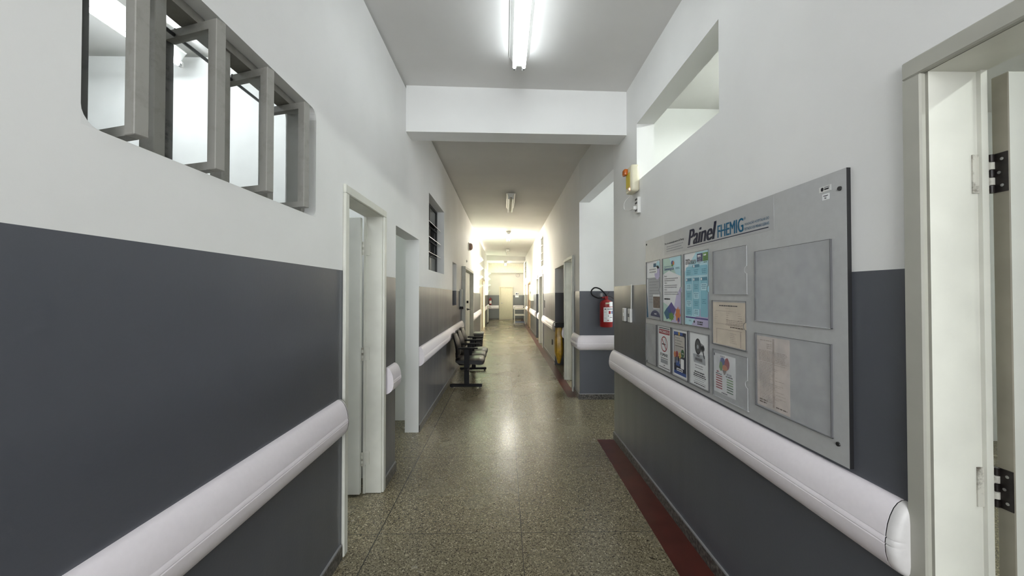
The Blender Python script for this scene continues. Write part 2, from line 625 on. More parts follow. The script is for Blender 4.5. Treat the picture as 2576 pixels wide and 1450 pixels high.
def fillets(bm, f, b, y0, y1, z0, z1, r, mi=2):
    """round the inner corners of a window opening in an X wall"""
    for (cy, sy) in ((y0, 1), (y1, -1)):
        for (cz, sz) in ((z0, 1), (z1, -1)):
            pts = [(cy, cz)]
            for k in range(7):
                a = PI / 2 * k / 6
                pts.append((cy + sy * (r - r * math.sin(a)), cz + sz * (r - r * math.cos(a))))
            prism(bm, pts, 'X', f, b, mi)


# openings
LW = (0.865, 1.925, 1.897, 2.428)          # pivot window, left
LD1 = (2.262, 3.0, 0.0, 2.14)              # door 1 rough opening
LD2 = (3.33, 4.235, 0.0, 2.105)            # bare doorway, left
LLV = (4.77, 5.96, 1.81, 2.77)             # louvre window
LNI = (6.92, 7.50, 1.29, 2.085)            # niche slot
LD3 = (8.45, 10.55, 0.0, 2.08)             # double door
LF1 = (11.6, 14.05, 1.54, 2.76)
LD4 = (14.8, 17.2, 0.0, 2.10)
LF2 = (17.85, 21.6, 1.42, 2.66)
RW = (2.015, 3.29, 2.482, 2.985)           # bare high window, right
RD1 = (0.20, 1.03, 0.0, 2.13)
RDA = (5.97, 6.74, 0.0, 2.08)
RAL = (6.99, 8.2, 0.0, 2.04)
RDB = (10.70, 11.70, 0.0, 2.04)
RHW = (10.66, 11.36, 2.30, 3.16)
ROC = (12.2, 13.12, 0.0, 1.99)
RDD = (16.2, 17.3, 0.0, 1.97)
RHW2 = (19.2, 20.6, 2.28, 3.16)
RDE = (19.1, 20.1, 0.0, 1.98)

bm = nb()
wall_grid(bm, 'X', XL, XL - TH, YB, YE, 0, CEIL, [LW, LD1, LD2, LLV, LNI, LD3, LF1, LD4, LF2])
fillets(bm, XL, XL - TH, LW[0], LW[1], LW[2], LW[3], 0.045)
# shallow niche: back and two-tone sides
box(bm, XL - TH - 0.03, XL - 0.12, LNI[0] - 0.02, LNI[1] + 0.02, LNI[2] - 0.02, LNI[3] + 0.02, 0)
box(bm, XL - 0.12, XL - 0.001, LNI[1] - 0.004, LNI[1], LNI[2], LNI[3], 0)
struct('wall_left', bm, [M_LEFT, M_WHITE, M_WHITE])

bm = nb()
wall_grid(bm, 'X', XR, XR + TH, YB, YC0, 0, CEIL, [RW, RD1])
struct('wall_right', bm, [M_RIGHT, M_WHITE, M_WHITE])

bm = nb()
wall_grid(bm, 'X', XF, XF + TH, YC1 + 0.12, YE, 0, CEIL, [RDA, RAL, RDB, RHW, ROC, RDD, RHW2, RDE])
struct('wall_right_far', bm, [M_RIGHT, M_WHITE, M_RIGHT])

# lintel over the mouth of the side corridor
bm = nb()
v = [(XR, YC0), (XF, YC1), (XF + TH, YC1), (XR + TH, YC0)]
prism(bm, v, 'Z', 2.825, CEIL, 0)
struct('trim_1', bm, M_WHITE)

# side corridor walls, dark passage wall and partitions of the rooms behind
bm = nb()
wall_grid(bm, 'Y', YC1, YC1 + 0.12, XF, 5.2, 0, CEIL, [])
struct('wall_side_corridor_back', bm, [M_RIGHT, M_WHITE, M_RIGHT])
bm = nb()
box(bm, XR + TH, 5.2, YC0 - 0.12, YC0, 0, CEIL)
struct('wall_side_corridor_front', bm, M_WHITE)
bm = nb()
wall_grid(bm, 'Y', 8.2, 8.32, XF + TH, 5.2, 0, CEIL, [])
struct('wall_passage', bm, [M_RIGHT, M_WHITE, M_WHITE])
bm = nb()
for y in (6.78,):
    box(bm, XF + TH, 5.2, y, y + 0.12, 0, CEIL)
struct('wall_passage_front', bm, M_WHITE)
bm = nb()
wall_grid(bm, 'Y', 13.12, 13.24, XF + TH, 5.2, 0, CEIL, [])
struct('wall_ward', bm, [M_RIGHT, M_WHITE, M_WHITE])
bm = nb()
wall_grid(bm, 'Y', 11.9, 12.0, XF + TH, 5.2, 0, CEIL, [])
struct('wall_ward_front', bm, [M_RIGHT, M_WHITE, M_WHITE])
bm = nb()
box(bm, XF + TH, 5.2, 17.9, 18.0, 0, CEIL)
struct('wall_ward_back', bm, M_WHITE)
bm = nb()
wall_grid(bm, 'X', 5.2, 5.35, YB, YE, 0, CEIL, [(4.1, 5.4, 0.9, 2.7), (5.72, 6.68, 0.9, 2.7)])  # both holes cut for the added fill lights outside
struct('wall_outer_right', bm, [M_WHITE, M_WHITE, M_WHITE])
bm = nb()
box(bm, -4.75, -4.6, YB, 10.9, 0, CEIL)
struct('wall_outer_left', bm, M_WHITE)
for nm, y in (('wall_office_end', 3.20), ('wall_closet_end', 4.64), ('wall_storeroom_end', 7.9), ('wall_outer_left_end', 10.8)):
    bm = nb()
    box(bm, -4.6, XL - TH, y, y + 0.1, 0, CEIL)
    struct(nm, bm, M_WHITE)
bm = nb()
box(bm, -6.5, XL - TH, 17.62, 17.8, -0.3, CEIL + 1.0)
struct('wall_courtyard', bm, M_WHITE)  # unseen fin added to keep oblique daylight off the end wall
bm = nb()
wall_grid(bm, 'Y', YB, YB - 0.15, -4.75, 5.35, 0, CEIL, [(-0.8, 1.0, 0.85, 3.05)])  # opening invented to let in the fill from behind the camera
struct('wall_back', bm, [M_RIGHT, M_WHITE, M_WHITE])
bm = nb()
wall_grid(bm, 'Y', YE, YE + 0.15, XL - TH, 5.35, 0, CEIL, [(-0.30, 0.44, 0, 1.88)])
struct('wall_end', bm, [two_tone('paint_end', 1.405, [(50, 60, 0.0)], upper=(0.55, 0.53, 0.485), lower=(0.16, 0.165, 0.165)), M_WHITE, M_WHITE])

bm = nb()
box(bm, -4.75, 5.35, YB - 0.15, YE + 0.2, -0.12, 0.0)
struct('floor', bm, M_FLOOR)
bm = nb()
# old slab, a few centimetres higher on the left
zc = [(-4.75, CEIL + 0.05), (XL, CEIL + 0.03), (XR, CEIL - 0.06), (5.35, CEIL - 0.07)]
up = [(5.35, CEIL + 0.25), (-4.75, CEIL + 0.25)]
prism(bm, zc + up, 'Y', YB - 0.15, YE + 0.2, 0)
struct('ceiling', bm, M_CEIL)
bm = nb()
box(bm, -40, -4.8, -10, 40, -0.4, -0.3)
box(bm, -4.8, -1.2, 10.9, 40, -0.4, -0.3)
struct('ground', bm, M_GROUND)

# beam across the corridor (slightly skewed) and the lowered bay at the far end
bm = nb()
pts = [(XL, 3.655), (XR + 0.02, 3.565), (XR + 0.02, 3.80), (XL, 3.865)]
prism(bm, pts, 'Z', 3.03, CEIL + 0.04, 0)
for v in bm.verts:
    if v.co.z < 3.2:
        v.co.z = 3.058 if v.co.x < 0 else 3.0
struct('trim_2', bm, M_WHITE)
bm = nb()
box(bm, XL, XF, 20.0, YE, 3.22, CEIL + 0.02)
struct('trim_3', bm, M_CEIL)
bm = nb()
box(bm, XL, XF, YE - 0.14, YE, 2.68, 3.22)
struct('trim_4', bm, mat('cream_wall', (0.70, 0.66, 0.54), 0.6))

# red cement border and granite skirting
bm = nb()
prism(bm, [(0.90, YB), (0.955, YC0 - 0.01), (XR - 0.01, YC0 - 0.01), (XR - 0.01, YB)], 'Z', 0.0, 0.0025)
struct('trim_5', bm, M_RED)
bm = nb()
box(bm, 0.92, XF - 0.012, 5.62, YE, 0.0, 0.0025)
struct('trim_6', bm, M_RED)


def skirting(name, spans, x, s):
    bm = nb()
    for (a, b_) in spans:
        box(bm, min(x, x + s * 0.012), max(x, x + s * 0.012), a, b_, 0.0, 0.075, 0)
        box(bm, min(x, x + s * 0.010), max(x, x + s * 0.010), a, b_, 0.075, 0.083, 1)
    return struct(name, bm, [M_GRAN, M_EDGE])


skirting('baseboard_left', [(YB, 2.235), (3.03, 3.325), (4.24, 8.40), (10.62, 14.7), (17.3, YE)], XL, 1)
skirting('baseboard_right', [(1.075, YC0)], XR, -1)
skirting('baseboard_right_far', [(YC1, 5.92), (6.80, 6.98), (8.2, 10.62), (11.78, 12.19), (13.13, 16.1), (17.4, 19.0), (20.2, YE)], XF, -1)
bm = nb()
box(bm, XF, 5.2, YC1 - 0.012, YC1, 0, 0.075, 0)
box(bm, XF, 5.2, YC1 - 0.010, YC1, 0.075, 0.083, 1)
struct('baseboard_side_corridor', bm, [M_GRAN, M_EDGE])
bm = nb()
box(bm, XL, -0.33, YE - 0.012, YE, 0, 0.08, 0)
box(bm, 0.47, XF, YE - 0.012, YE, 0, 0.08, 0)
struct('baseboard_end', bm, [M_GRAN])


# ------------------------------------------------------------------ doors
def casing(bm, s, xw, y0, y1, zt, w, p, depth, mi=0):
    """door frame: s=+1 wall face looks +X (left wall). casing on the face plus lining through the wall"""
    def bx(xa, xb, *r, **k):
        box(bm, min(xa, xb), max(xa, xb), *r, **k)
    xo = xw + s * p
    e = 0.0
    for (ya, yb) in ((y0, y0 + w), (y1 - w, y1)):
        bx(xw - s * e, xo, ya, yb, 0.003, zt - w, mi=mi, bev=0.004, seg=1)
    bx(xw - s * e, xo, y0, y1, zt - w, zt, mi=mi, bev=0.004, seg=1)
    t = 0.03
    xi = xw - s * depth
    bx(xi, xw, y0 + w - t + 0.004, y0 + w + 0.004, 0.003, zt - w, mi=mi)
    bx(xi, xw, y1 - w - 0.004, y1 - w + t - 0.004, 0.003, zt - w, mi=mi)
    bx(xi, xw, y0 + w - t + 0.004, y1 - w + t - 0.004, zt - w, zt - w + t, mi=mi)
    # stop bead
    xs = xw - s * (depth - 0.018)
    bx(xi, xs, y0 + w + 0.004, y0 + w + 0.014, 0.003, zt - w, mi=mi)
    bx(xi, xs, y1 - w - 0.014, y1 - w - 0.004, 0.003, zt - w, mi=mi)


def hinge(parent, name, x, y, z, h, s, dark, wj=0.045, wl=0.042):
    """butt hinge: knuckle at x,y ; jamb plate runs back toward the wall face along x on the jamb, leaf plate on the leaf edge along -y"""
    bm = nb()
    n = 5
    for k in range(n):
        tube(bm, [(x, y, z - h / 2 + h * k / n + 0.001), (x, y, z - h / 2 + h * (k + 1) / n - 0.001)], 0.0085, 10, 1 if k % 2 else 0)
    return obj(name, bm, [M_HINGE if dark else M_HINGEP, M_HINGEP], parent, smooth=True)


# door_1: left, leaf folded back into the room
d = struct_root('door_1', (XL, 2.63, 0), 'cream framed doorway on the left wall with its leaf standing open', 'door')
bm = nb()
casing(bm, 1, XL, 2.245, 3.017, 2.158, 0.052, 0.018, 0.135)
obj('door_frame', bm, M_FRAME, d)
bm = nb()
box(bm, -1.76, -1.080, 2.900, 2.935, 0.02, 2.09, bev=0.003, seg=1)
lf = obj('door_leaf', bm, M_LEAF, d)
for z in (1.86, 1.06, 0.27):
    bm = nb()
    for k in range(5):
        tube(bm, [(-1.074, 2.930, z - 0.05 + 0.02 * k), (-1.074, 2.930, z - 0.031 + 0.02 * k)], 0.008, 8, k % 2)
    box(bm, -1.068, -1.030, 2.952, 2.9585, z - 0.05, z + 0.05, 1)
    obj('hinge', bm, [M_HINGEP, M_FRAME], lf, smooth=True)

# door_2: near right, leaf folded back into the bright room
d = struct_root('door_2', (XR, 0.6, 0), 'cream framed doorway at the right edge with dark hinges and open leaf', 'door')
bm = nb()
casing(bm, -1, XR, 0.165, 1.062, 2.168, 0.050, 0.018, 0.15)
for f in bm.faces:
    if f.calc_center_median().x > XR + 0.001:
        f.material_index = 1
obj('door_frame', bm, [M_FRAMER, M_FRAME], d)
bm = nb()
box(bm, XR + 0.172, 2.08, 0.972, 1.008, 0.02, 2.10, 0, bev=0.002, seg=1)
for f in bm.faces:
    if f.calc_center_median().x < XR + 0.1735:
        f.material_index = 1
lf = obj('door_leaf', bm, [M_LEAF, M_LEAFEDGE], d)
for z in (1.84, 1.005):
    bm = nb()
    for k in range(5):
        h = 0.105
        tube(bm, [(XR + 0.166, 1.006, z - h / 2 + h * k / 5 + 0.001), (XR + 0.166, 1.006, z - h / 2 + h * (k + 1) / 5 - 0.001)], 0.0075, 10, k % 2)
    box(bm, XR + 0.1695, XR + 0.172, 0.974, 1.004, z - 0.052, z + 0.052, 0)
    box(bm, XR + 0.115, XR + 0.160, 1.0045, 1.0075, z - 0.052, z + 0.052, 1)
    for k in range(3):
        lathe(bm, [(0.004, 0), (0.004, -0.0012)], (XR + 0.1695, 0.985 + 0.006 * (k % 2), z - 0.035 + 0.035 * k), 8, 2, 'X')
    obj('hinge', bm, [M_HINGE, M_HINGEP, M_STEEL], lf, smooth=True)['label'] = 'dark steel butt hinge'


def lever(parent, x, y, z, s, m, ydir=1):
    bm = nb()
    lathe(bm, [(0.026, 0), (0.024, s * 0.012)], (x, y, z), 14, 0, 'X')
    tube(bm, [(x, y, z), (x + s * 0.05, y, z), (x + s * 0.055, y + ydir * 0.02, z), (x + s * 0.055, y + ydir * 0.11, z)], 0.009, 8)
    return obj('door_handle', bm, m, parent, smooth=True)


# door_3: double door behind the bench
d = struct_root('door_3', (XL, 9.5, 0), 'grey beige double door on the left wall behind the bench', 'door')
bm = nb()
casing(bm, 1, XL, 8.40, 10.60, 2.11, 0.06, 0.085, 0.14)
obj('door_frame', bm, M_FRAMEG, d)
for (a, b_, n) in ((8.47, 9.76, 1), (9.775, 10.53, -1)):
    bm = nb()
    box(bm, XL - 0.05, XL - 0.012, a, b_, 0.015, 2.04, bev=0.004, seg=1)
    lf = obj('door_leaf', bm, M_FRAMEG, d)
    if n == 1:
        lever(lf, XL - 0.012, 9.66, 1.12, 1, M_BLACK, -1)
        bm = nb()
        box(bm, XL - 0.012, XL + 0.03, 9.60, 9.68, 1.27, 1.33, bev=0.004)
        obj('lock', bm, M_BLACK, lf)
    else:
        lever(lf, XL - 0.012, 9.86, 1.10, 1, M_BLACK, 1)
# door_4: far left cream door
d = struct_root('door_4', (XL, 16.0, 0), 'cream door between the two green glass windows far down the left wall', 'door')
bm = nb()
casing(bm, 1, XL, 14.72, 17.28, 2.13, 0.09, 0.05, 0.14)
obj('door_frame', bm, M_CREAM, d)
bm = nb()
box(bm, XL - 0.05, XL - 0.01, 14.84, 17.16, 0.015, 2.03, bev=0.004, seg=1)
box(bm, XL - 0.011, XL - 0.004, 15.1, 16.9, 1.1, 1.95, bev=0.003, seg=1)
box(bm, XL - 0.011, XL - 0.004, 15.1, 16.9, 0.15, 0.95, bev=0.003, seg=1)
lf = obj('door_leaf', bm, M_CREAM, d)
lever(lf, XL - 0.01, 15.0, 1.02, 1, M_BLACK)

# door_5: end wall
d = struct_root('door_5', (0.07, YE, 0), 'cream door closing the far end of the corridor', 'door')
bm = nb()
for (a, b_) in ((-0.325, -0.255), (0.39, 0.46)):
    box(bm, a, b_, YE - 0.03, YE + 0.1, 0.003, 1.845, bev=0.002, seg=1)
box(bm, -0.325, 0.46, YE - 0.03, YE + 0.1, 1.845, 1.905, bev=0.002, seg=1)
box(bm, -0.30, 0.44, YE + 0.045, YE + 0.10, 0.003, 1.86)
obj('door_frame', bm, M_CREAM, d)
bm = nb()
box(bm, -0.25, 0.385, YE + 0.0, YE + 0.04, 0.012, 1.84, bev=0.003, seg=1)
lf = obj('door_leaf', bm, M_CREAM, d)
bm = nb()
lathe(bm, [(0.03, 0), (0.028, -0.01)], (-0.19, YE, 0.95), 12, 0, 'Y')
tube(bm, [(-0.19, YE, 0.95), (-0.19, YE - 0.05, 0.95), (-0.10, YE - 0.055, 0.95)], 0.01, 8)
obj('door_handle', bm, M_STEEL, lf, smooth=True)

# door_6: first framed doorway past the side corridor, right
d = struct_root('door_6', (XF, 6.35, 0), 'grey green framed doorway on the right just past the side corridor', 'door')
bm = nb()
casing(bm, -1, XF, 5.93, 6.78, 2.11, 0.05, 0.03, 0.16)
obj('door_frame', bm, M_FRAMEG, d)
bm = nb()
box(bm, XF + 0.175, XF + 0.90, 6.675, 6.71, 0.015, 2.06, bev=0.003, seg=1)
obj('door_leaf', bm, M_FRAMEG, d)
# door_7, door_8, door_9: far right
for n, (a, b_, zt, m, lab) in enumerate(((10.64, 11.76, 2.06, M_WENAM, 'white framed doorway under the high louvre window on the right'),
                                       (16.12, 17.38, 2.0, M_PEACH, 'peach wood framed doorway near the white cart on the right'),
                                       (19.02, 20.18, 2.0, M_WENAM, 'white framed doorway beside the end wall on the right'))):
    d = struct_root('door_%d' % (7 + n), (XF, (a + b_) / 2, 0), lab, 'door')
    bm = nb()
    casing(bm, -1, XF, a, b_, zt, 0.06, 0.03, 0.15)
    obj('door_frame', bm, m, d)
    if n != 0:
        bm = nb()
        box(bm, XF + 0.03, XF + 0.07, a + 0.08, b_ - 0.08, 0.015, zt - 0.07, bev=0.003, seg=1)
        lf = obj('door_leaf', bm, M_LEAF if n == 2 else M_PEACH, d)
        lever(lf, XF + 0.03, a + 0.18, 1.0, -1, M_BLACK)
    else:
        bm = nb()
        box(bm, XF + 0.17, XF + 1.0, b_ - 0.10, b_ - 0.065, 0.015, zt - 0.07, bev=0.003, seg=1)
        obj('door_leaf', bm, M_FRAMEG, d)


# ------------------------------------------------------------------ windows
# window_1: pivot casements, left
w = struct_root('window_1', (XL, 1.39, 1.9), 'old white window on the left with four pivoting sashes swung open', 'window')
y0, y1, z0, z1 = LW
bm = nb()
xa, xb = XL - 0.125, XL - 0.055
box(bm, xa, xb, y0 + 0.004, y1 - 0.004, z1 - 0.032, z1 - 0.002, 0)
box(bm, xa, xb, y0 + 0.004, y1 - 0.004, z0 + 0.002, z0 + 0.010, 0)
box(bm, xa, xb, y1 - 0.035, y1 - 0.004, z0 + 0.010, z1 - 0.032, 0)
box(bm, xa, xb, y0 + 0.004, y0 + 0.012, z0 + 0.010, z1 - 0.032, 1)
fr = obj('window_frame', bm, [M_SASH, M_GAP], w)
pitch = (y1 - y0) / 4
for k in (1, 2, 3):
    bm = nb()
    box(bm, XL - 0.105, XL - 0.062, y0 + pitch * k - 0.019, y0 + pitch * k + 0.019, z0 + 0.010, z1 - 0.032, bev=0.002, seg=1)
    obj('mullion', bm, M_SASH, fr)
bm = nb()
tube(bm, [(XL - 0.15, y0 + 0.2, 2.372), (XL - 0.15, y1 - 0.2, 2.372)], 0.006, 6)
for k in range(4):
    yc = y0 + pitch * (k + 0.5)
    tube(bm, [(XL - 0.15, yc + 0.02, 2.372), (XL - 0.15, yc + 0.02, 2.395)], 0.004, 6)
obj('linkage_bar', bm, M_STEELD, w)
SZ0, SZ1 = 1.912, 2.392
sash_proto = None
for k in range(4):
    yc = y0 + pitch * (k + 0.5)
    cx = XL - 0.083
    ang = math.radians(17 + (0, 0, 1.5, -1)[k])
    R = Matrix.Translation((cx, yc + 0.01, 0)) @ Matrix.Rotation(-ang, 4, 'Z')
    hw = 0.122
    bm = nb()
    # local frame: x across the sash (outer end +x), y thickness
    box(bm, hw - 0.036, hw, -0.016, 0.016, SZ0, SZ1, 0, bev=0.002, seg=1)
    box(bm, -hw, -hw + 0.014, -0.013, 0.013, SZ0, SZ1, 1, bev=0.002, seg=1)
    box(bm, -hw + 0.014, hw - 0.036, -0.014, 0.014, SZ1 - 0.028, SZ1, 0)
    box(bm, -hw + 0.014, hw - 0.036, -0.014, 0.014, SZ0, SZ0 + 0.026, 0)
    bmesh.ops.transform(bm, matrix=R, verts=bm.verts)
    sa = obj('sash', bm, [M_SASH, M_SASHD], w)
    bm = nb()
    box(bm, -hw + 0.013, hw - 0.035, -0.002, 0.002, SZ0 + 0.025, SZ1 - 0.027)
    bmesh.ops.transform(bm, matrix=R, verts=bm.verts)
    obj('pane', bm, M_GLASS, sa)
    bm = nb()
    tube(bm, [(cx, yc + 0.01, SZ1), (cx, yc + 0.01, z1 - 0.03)], 0.005, 6)
    tube(bm, [(cx, yc + 0.01, z0 + 0.008), (cx, yc + 0.01, SZ0)], 0.005, 6)
    obj('pivot_pin', bm, M_STEELD, sa)

# window_2: high bare opening, right wall (plastered reveal only) -> thin sill lining so that it reads as a window
w = struct_root('window_2', (XR, 2.65, 2.48), 'bare white high opening without sash in the right wall', 'window')
bm = nb()
box(bm, XR + 0.002, XR + TH - 0.002, RW[0] + 0.004, RW[1] - 0.004, RW[2] - 0.0, RW[2] + 0.004)
obj('window_sill', bm, M_WHITE, w)

# window_3: louvre (tilting pane) window in dark steel, left
w = struct_root('window_3', (XL, 5.36, 1.81), 'dark steel window on the left with three tilted open panes', 'window')
y0, y1, z0, z1 = LLV
bm = nb()
x0_, x1_ = XL - 0.135, XL - 0.105
for (a, b_) in ((y0 + 0.002, y0 + 0.03), (y1 - 0.045, y1 - 0.002), ((y0 + y1) / 2 - 0.012, (y0 + y1) / 2 + 0.012)):
    box(bm, x0_, x1_, a, b_, z0 + 0.002, z1 - 0.002)
for z in (z0 + 0.016, 2.05, 2.25, 2.45, z1 - 0.016):
    box(bm, x0_, x1_, y0 + 0.03, y1 - 0.045, z - 0.012, z + 0.012)
obj('window_frame', bm, M_STEELD, w)
for (za, zb) in ((z0 + 0.03, 2.04), (2.47, z1 - 0.03)):
    bm = nb()
    box(bm, x0_ + 0.01, x0_ + 0.016, y0 + 0.03, y1 - 0.045, za, zb)
    obj('pane', bm, M_GLASSD, w)
for z in (2.05, 2.25, 2.45):
    bm = nb()
    pts = [(XL - 0.20, z + 0.115), (XL - 0.20, z + 0.12), (XL - 0.035, z + 0.008), (XL - 0.035, z)]
    prism(bm, pts, 'Y', y0 + 0.07, y1 - 0.09, 0)
    for f in bm.faces:
        c = f.calc_center_median()
        if abs(c.x - (XL - 0.035)) < 0.004:
            f.material_index = 1
    obj('tilted_pane', bm, [M_GLASSD, M_GLEDGE], w)


# far left windows: green glass hopper panes swung in
def hopper(n, o, rows, cols, lab):
    y0, y1, z0, z1 = o
    w = struct_root('window_%d' % n, (XL, (y0 + y1) / 2, z0), lab, 'window')
    bm = nb()
    xa, xb = XL - 0.10, XL - 0.06
    dy, dz = (y1 - y0) / cols, (z1 - z0) / rows
    for k in range(cols + 1):
        yy = min(max(y0 + dy * k, y0 + 0.02), y1 - 0.02)
        box(bm, xa, xb, yy - 0.018, yy + 0.018, z0 + 0.002, z1 - 0.002)
    for k in range(rows + 1):
        zz = min(max(z0 + dz * k, z0 + 0.02), z1 - 0.02)
        box(bm, xa + 0.004, xb - 0.004, y0 + 0.02, y1 - 0.02, zz - 0.014, zz + 0.014)
    obj('window_frame', bm, M_WENAM, w)
    for i in range(cols):
        for k in range(rows):
            zz = z0 + dz * (k + 0.42)
            bm = nb()
            a, b_ = y0 + dy * i + 0.07, y0 + dy * (i + 1) - 0.07
            prism(bm, [(XL - 0.07, zz - 0.03), (XL - 0.07, zz - 0.024), (XL + 0.17, zz + 0.136), (XL + 0.17, zz + 0.13)], 'Y', a, b_)
            obj('hopper_pane', bm, M_GLASSG, w)


hopper(4, LF1, 4, 2, 'nearer of the two bright windows with green tilted panes, far left')
hopper(5, LF2, 4, 3, 'farther of the two bright windows with green tilted panes, by the end wall')


def slats(n, o, lab):
    y0, y1, z0, z1 = o
    w = struct_root('window_%d' % n, (XF, (y0 + y1) / 2, z0), lab, 'window')
    bm = nb()
    for (a, b_) in ((y0 + 0.002, y0 + 0.04), (y1 - 0.04, y1 - 0.002)):
        box(bm, XF + 0.06, XF + 0.10, a, b_, z0 + 0.002, z1 - 0.002)
    box(bm, XF + 0.06, XF + 0.10, y0 + 0.04, y1 - 0.04, z0 + 0.002, z0 + 0.04)
    box(bm, XF + 0.06, XF + 0.10, y0 + 0.04, y1 - 0.04, z1 - 0.04, z1 - 0.002)
    obj('window_frame', bm, M_FRAMEG, w)
    for k in range(4):
        zz = z0 + (z1 - z0) * (k + 0.6) / 4
        bm = nb()
        prism(bm, [(XF - 0.03, zz), (XF - 0.03, zz + 0.02), (XF + 0.13, zz + 0.10), (XF + 0.13, zz + 0.08)], 'Y', y0 + 0.05, y1 - 0.05)
        obj('slat', bm, M_WENAM, w)


slats(6, RHW, 'high narrow window with white slats above the right doorway')
slats(7, RHW2, 'high slatted window at the far end of the right wall')

# ------------------------------------------------------------------ crash rails
PROF = [(0.0, 0.105), (0.010, 0.1045), (0.022, 0.098), (0.034, 0.084), (0.045, 0.062), (0.053, 0.038), (0.0575, 0.012),
        (0.0583, 0.004), (0.0560, 0.002), (0.0590, -0.001), (0.0606, -0.014), (0.0585, -0.017), (0.0606, -0.020), (0.059, -0.042), (0.053, -0.066),
        (0.040, -0.086), (0.024, -0.098), (0.010, -0.1045), (0.0, -0.105)]


def rail(path, side, zc, label, caps=(True, True), group=None):
    P = [Vector((p[0], p[1])) for p in path]
    n = len(P)
    nor = []
    for i in range(n):
        d1 = (P[i] - P[i - 1]).normalized() if i > 0 else None
        d2 = (P[i + 1] - P[i]).normalized() if i < n - 1 else None
        f = lambda d: Vector((d.y, -d.x)) * side
        if d1 is None:
            nor.append((f(d2), 1))
        elif d2 is None:
            nor.append((f(d1), 1))
        else:
            m = (f(d1) + f(d2)).normalized()
            nor.append((m, 1 / max(0.3, m.dot(f(d1)))))
    root = thing('crash_rail', (P[0].x, P[0].y, zc - 0.105), label, 'handrail', group)

    def ring(bm, i, off=0.0, s=1.0):
        d = (P[1] - P[0]).normalized() if i == 0 else (P[-1] - P[-2]).normalized()
        c = P[i] + (d * off if i in (0, n - 1) else Vector((0, 0)))
        m, k = nor[i]
        return [bm.verts.new((c.x + m.x * p * k * s, c.y + m.y * p * k * s, zc + z * (0.5 + 0.5 * s if s < 1 else 1))) for (p, z) in PROF]

    def skin(bm, rings, mi=0):
        for a, b_ in zip(rings, rings[1:]):
            for j in range(len(PROF) - 1):
                f = bm.faces.new((a[j], a[j + 1], b_[j + 1], b_[j]))
                f.material_index = mi
    bm = nb()
    R = [ring(bm, i) for i in range(n)]
    skin(bm, R)
    bm.faces.new(R[0])
    bm.faces.new(R[-1])
    bmesh.ops.recalc_face_normals(bm, faces=bm.faces)
    obj('rail_cover', bm, M_RAIL, root, smooth=True)
    for e, on in zip((0, n - 1), caps):
        if not on:
            continue
        sg = -1 if e == 0 else 1
        bm = nb()
        seq = [(0.0, 0.975), (0.004, 0.975), (0.004, 1.0), (0.012, 0.99), (0.020, 0.95), (0.026, 0.86), (0.030, 0.70), (0.032, 0.45)]
        rs = [ring(bm, e, sg * o, s) for (o, s) in seq]
        skin(bm, rs[:3], 1)
        skin(bm, rs[2:], 0)
        bm.faces.new(rs[-1])
        bmesh.ops.recalc_face_normals(bm, faces=bm.faces)
        obj('end_cap', bm, [M_RAILCAP, M_SEAM], root, smooth=True)
    return root


RZ = 0.815
rail([(XL, YB + 0.05), (XL, 2.19)], 1, RZ, 'long lilac white crash rail on the near left wall', (False, True))
rail([(XL, 3.07), (XL, 3.30)], 1, RZ + 0.01, 'short stub of crash rail between the two left doorways', (False, False))
rail([(XL, 4.245), (XL, 8.36)], 1, RZ + 0.01, 'crash rail on the left wall running behind the black bench', (False, False))
rail([(XL, 10.66), (XL, 14.66)], 1, RZ - 0.01, 'far left crash rail under the nearer green glass window', (False, False))
rail([(XL, 17.35), (XL, 21.9)], 1, RZ - 0.03, 'farthest left crash rail under the window by the end wall', (False, False))
rail([(XR, 1.085), (XR, 3.985)], -1, RZ + 0.01, 'long lilac white crash rail under the grey notice board', (True, False))
rail([(4.9, YC1), (XF + 0.02, YC1), (XF + 0.006, YC1 + 0.006), (XF, YC1 + 0.02), (XF, 5.90)], -1, RZ - 0.005, 'crash rail wrapping the corner under the red extinguisher', (False, False))
rail([(XF, 6.80), (XF, 6.88)], -1, RZ, 'tiny rail stub between the grey green doorway and yellow bag', (False, False))
rail([(XF, 8.24), (XF, 10.60)], -1, RZ - 0.01, 'right crash rail beyond the dark passage', (True, False))
rail([(XF, 11.80), (XF, 12.17)], -1, RZ - 0.01, 'short crash rail between two far right doorways', (False, False))
rail([(XF, 13.14), (XF, 16.08)], -1, RZ - 0.02, 'far right crash rail below the white electrical panel', (False, False))
rail([(XF, 17.42), (XF, 18.98)], -1, RZ - 0.03, 'far right crash rail beside the white cart', (False, False))
rail([(-0.35, YE), (XL + 0.02, YE)], -1, 0.71, 'crash rail on the end wall left of the cream door', (False, False))
rail([(XF - 0.02, YE), (0.48, YE)], -1, 0.71, 'crash rail on the end wall right of the cream door', (False, False))


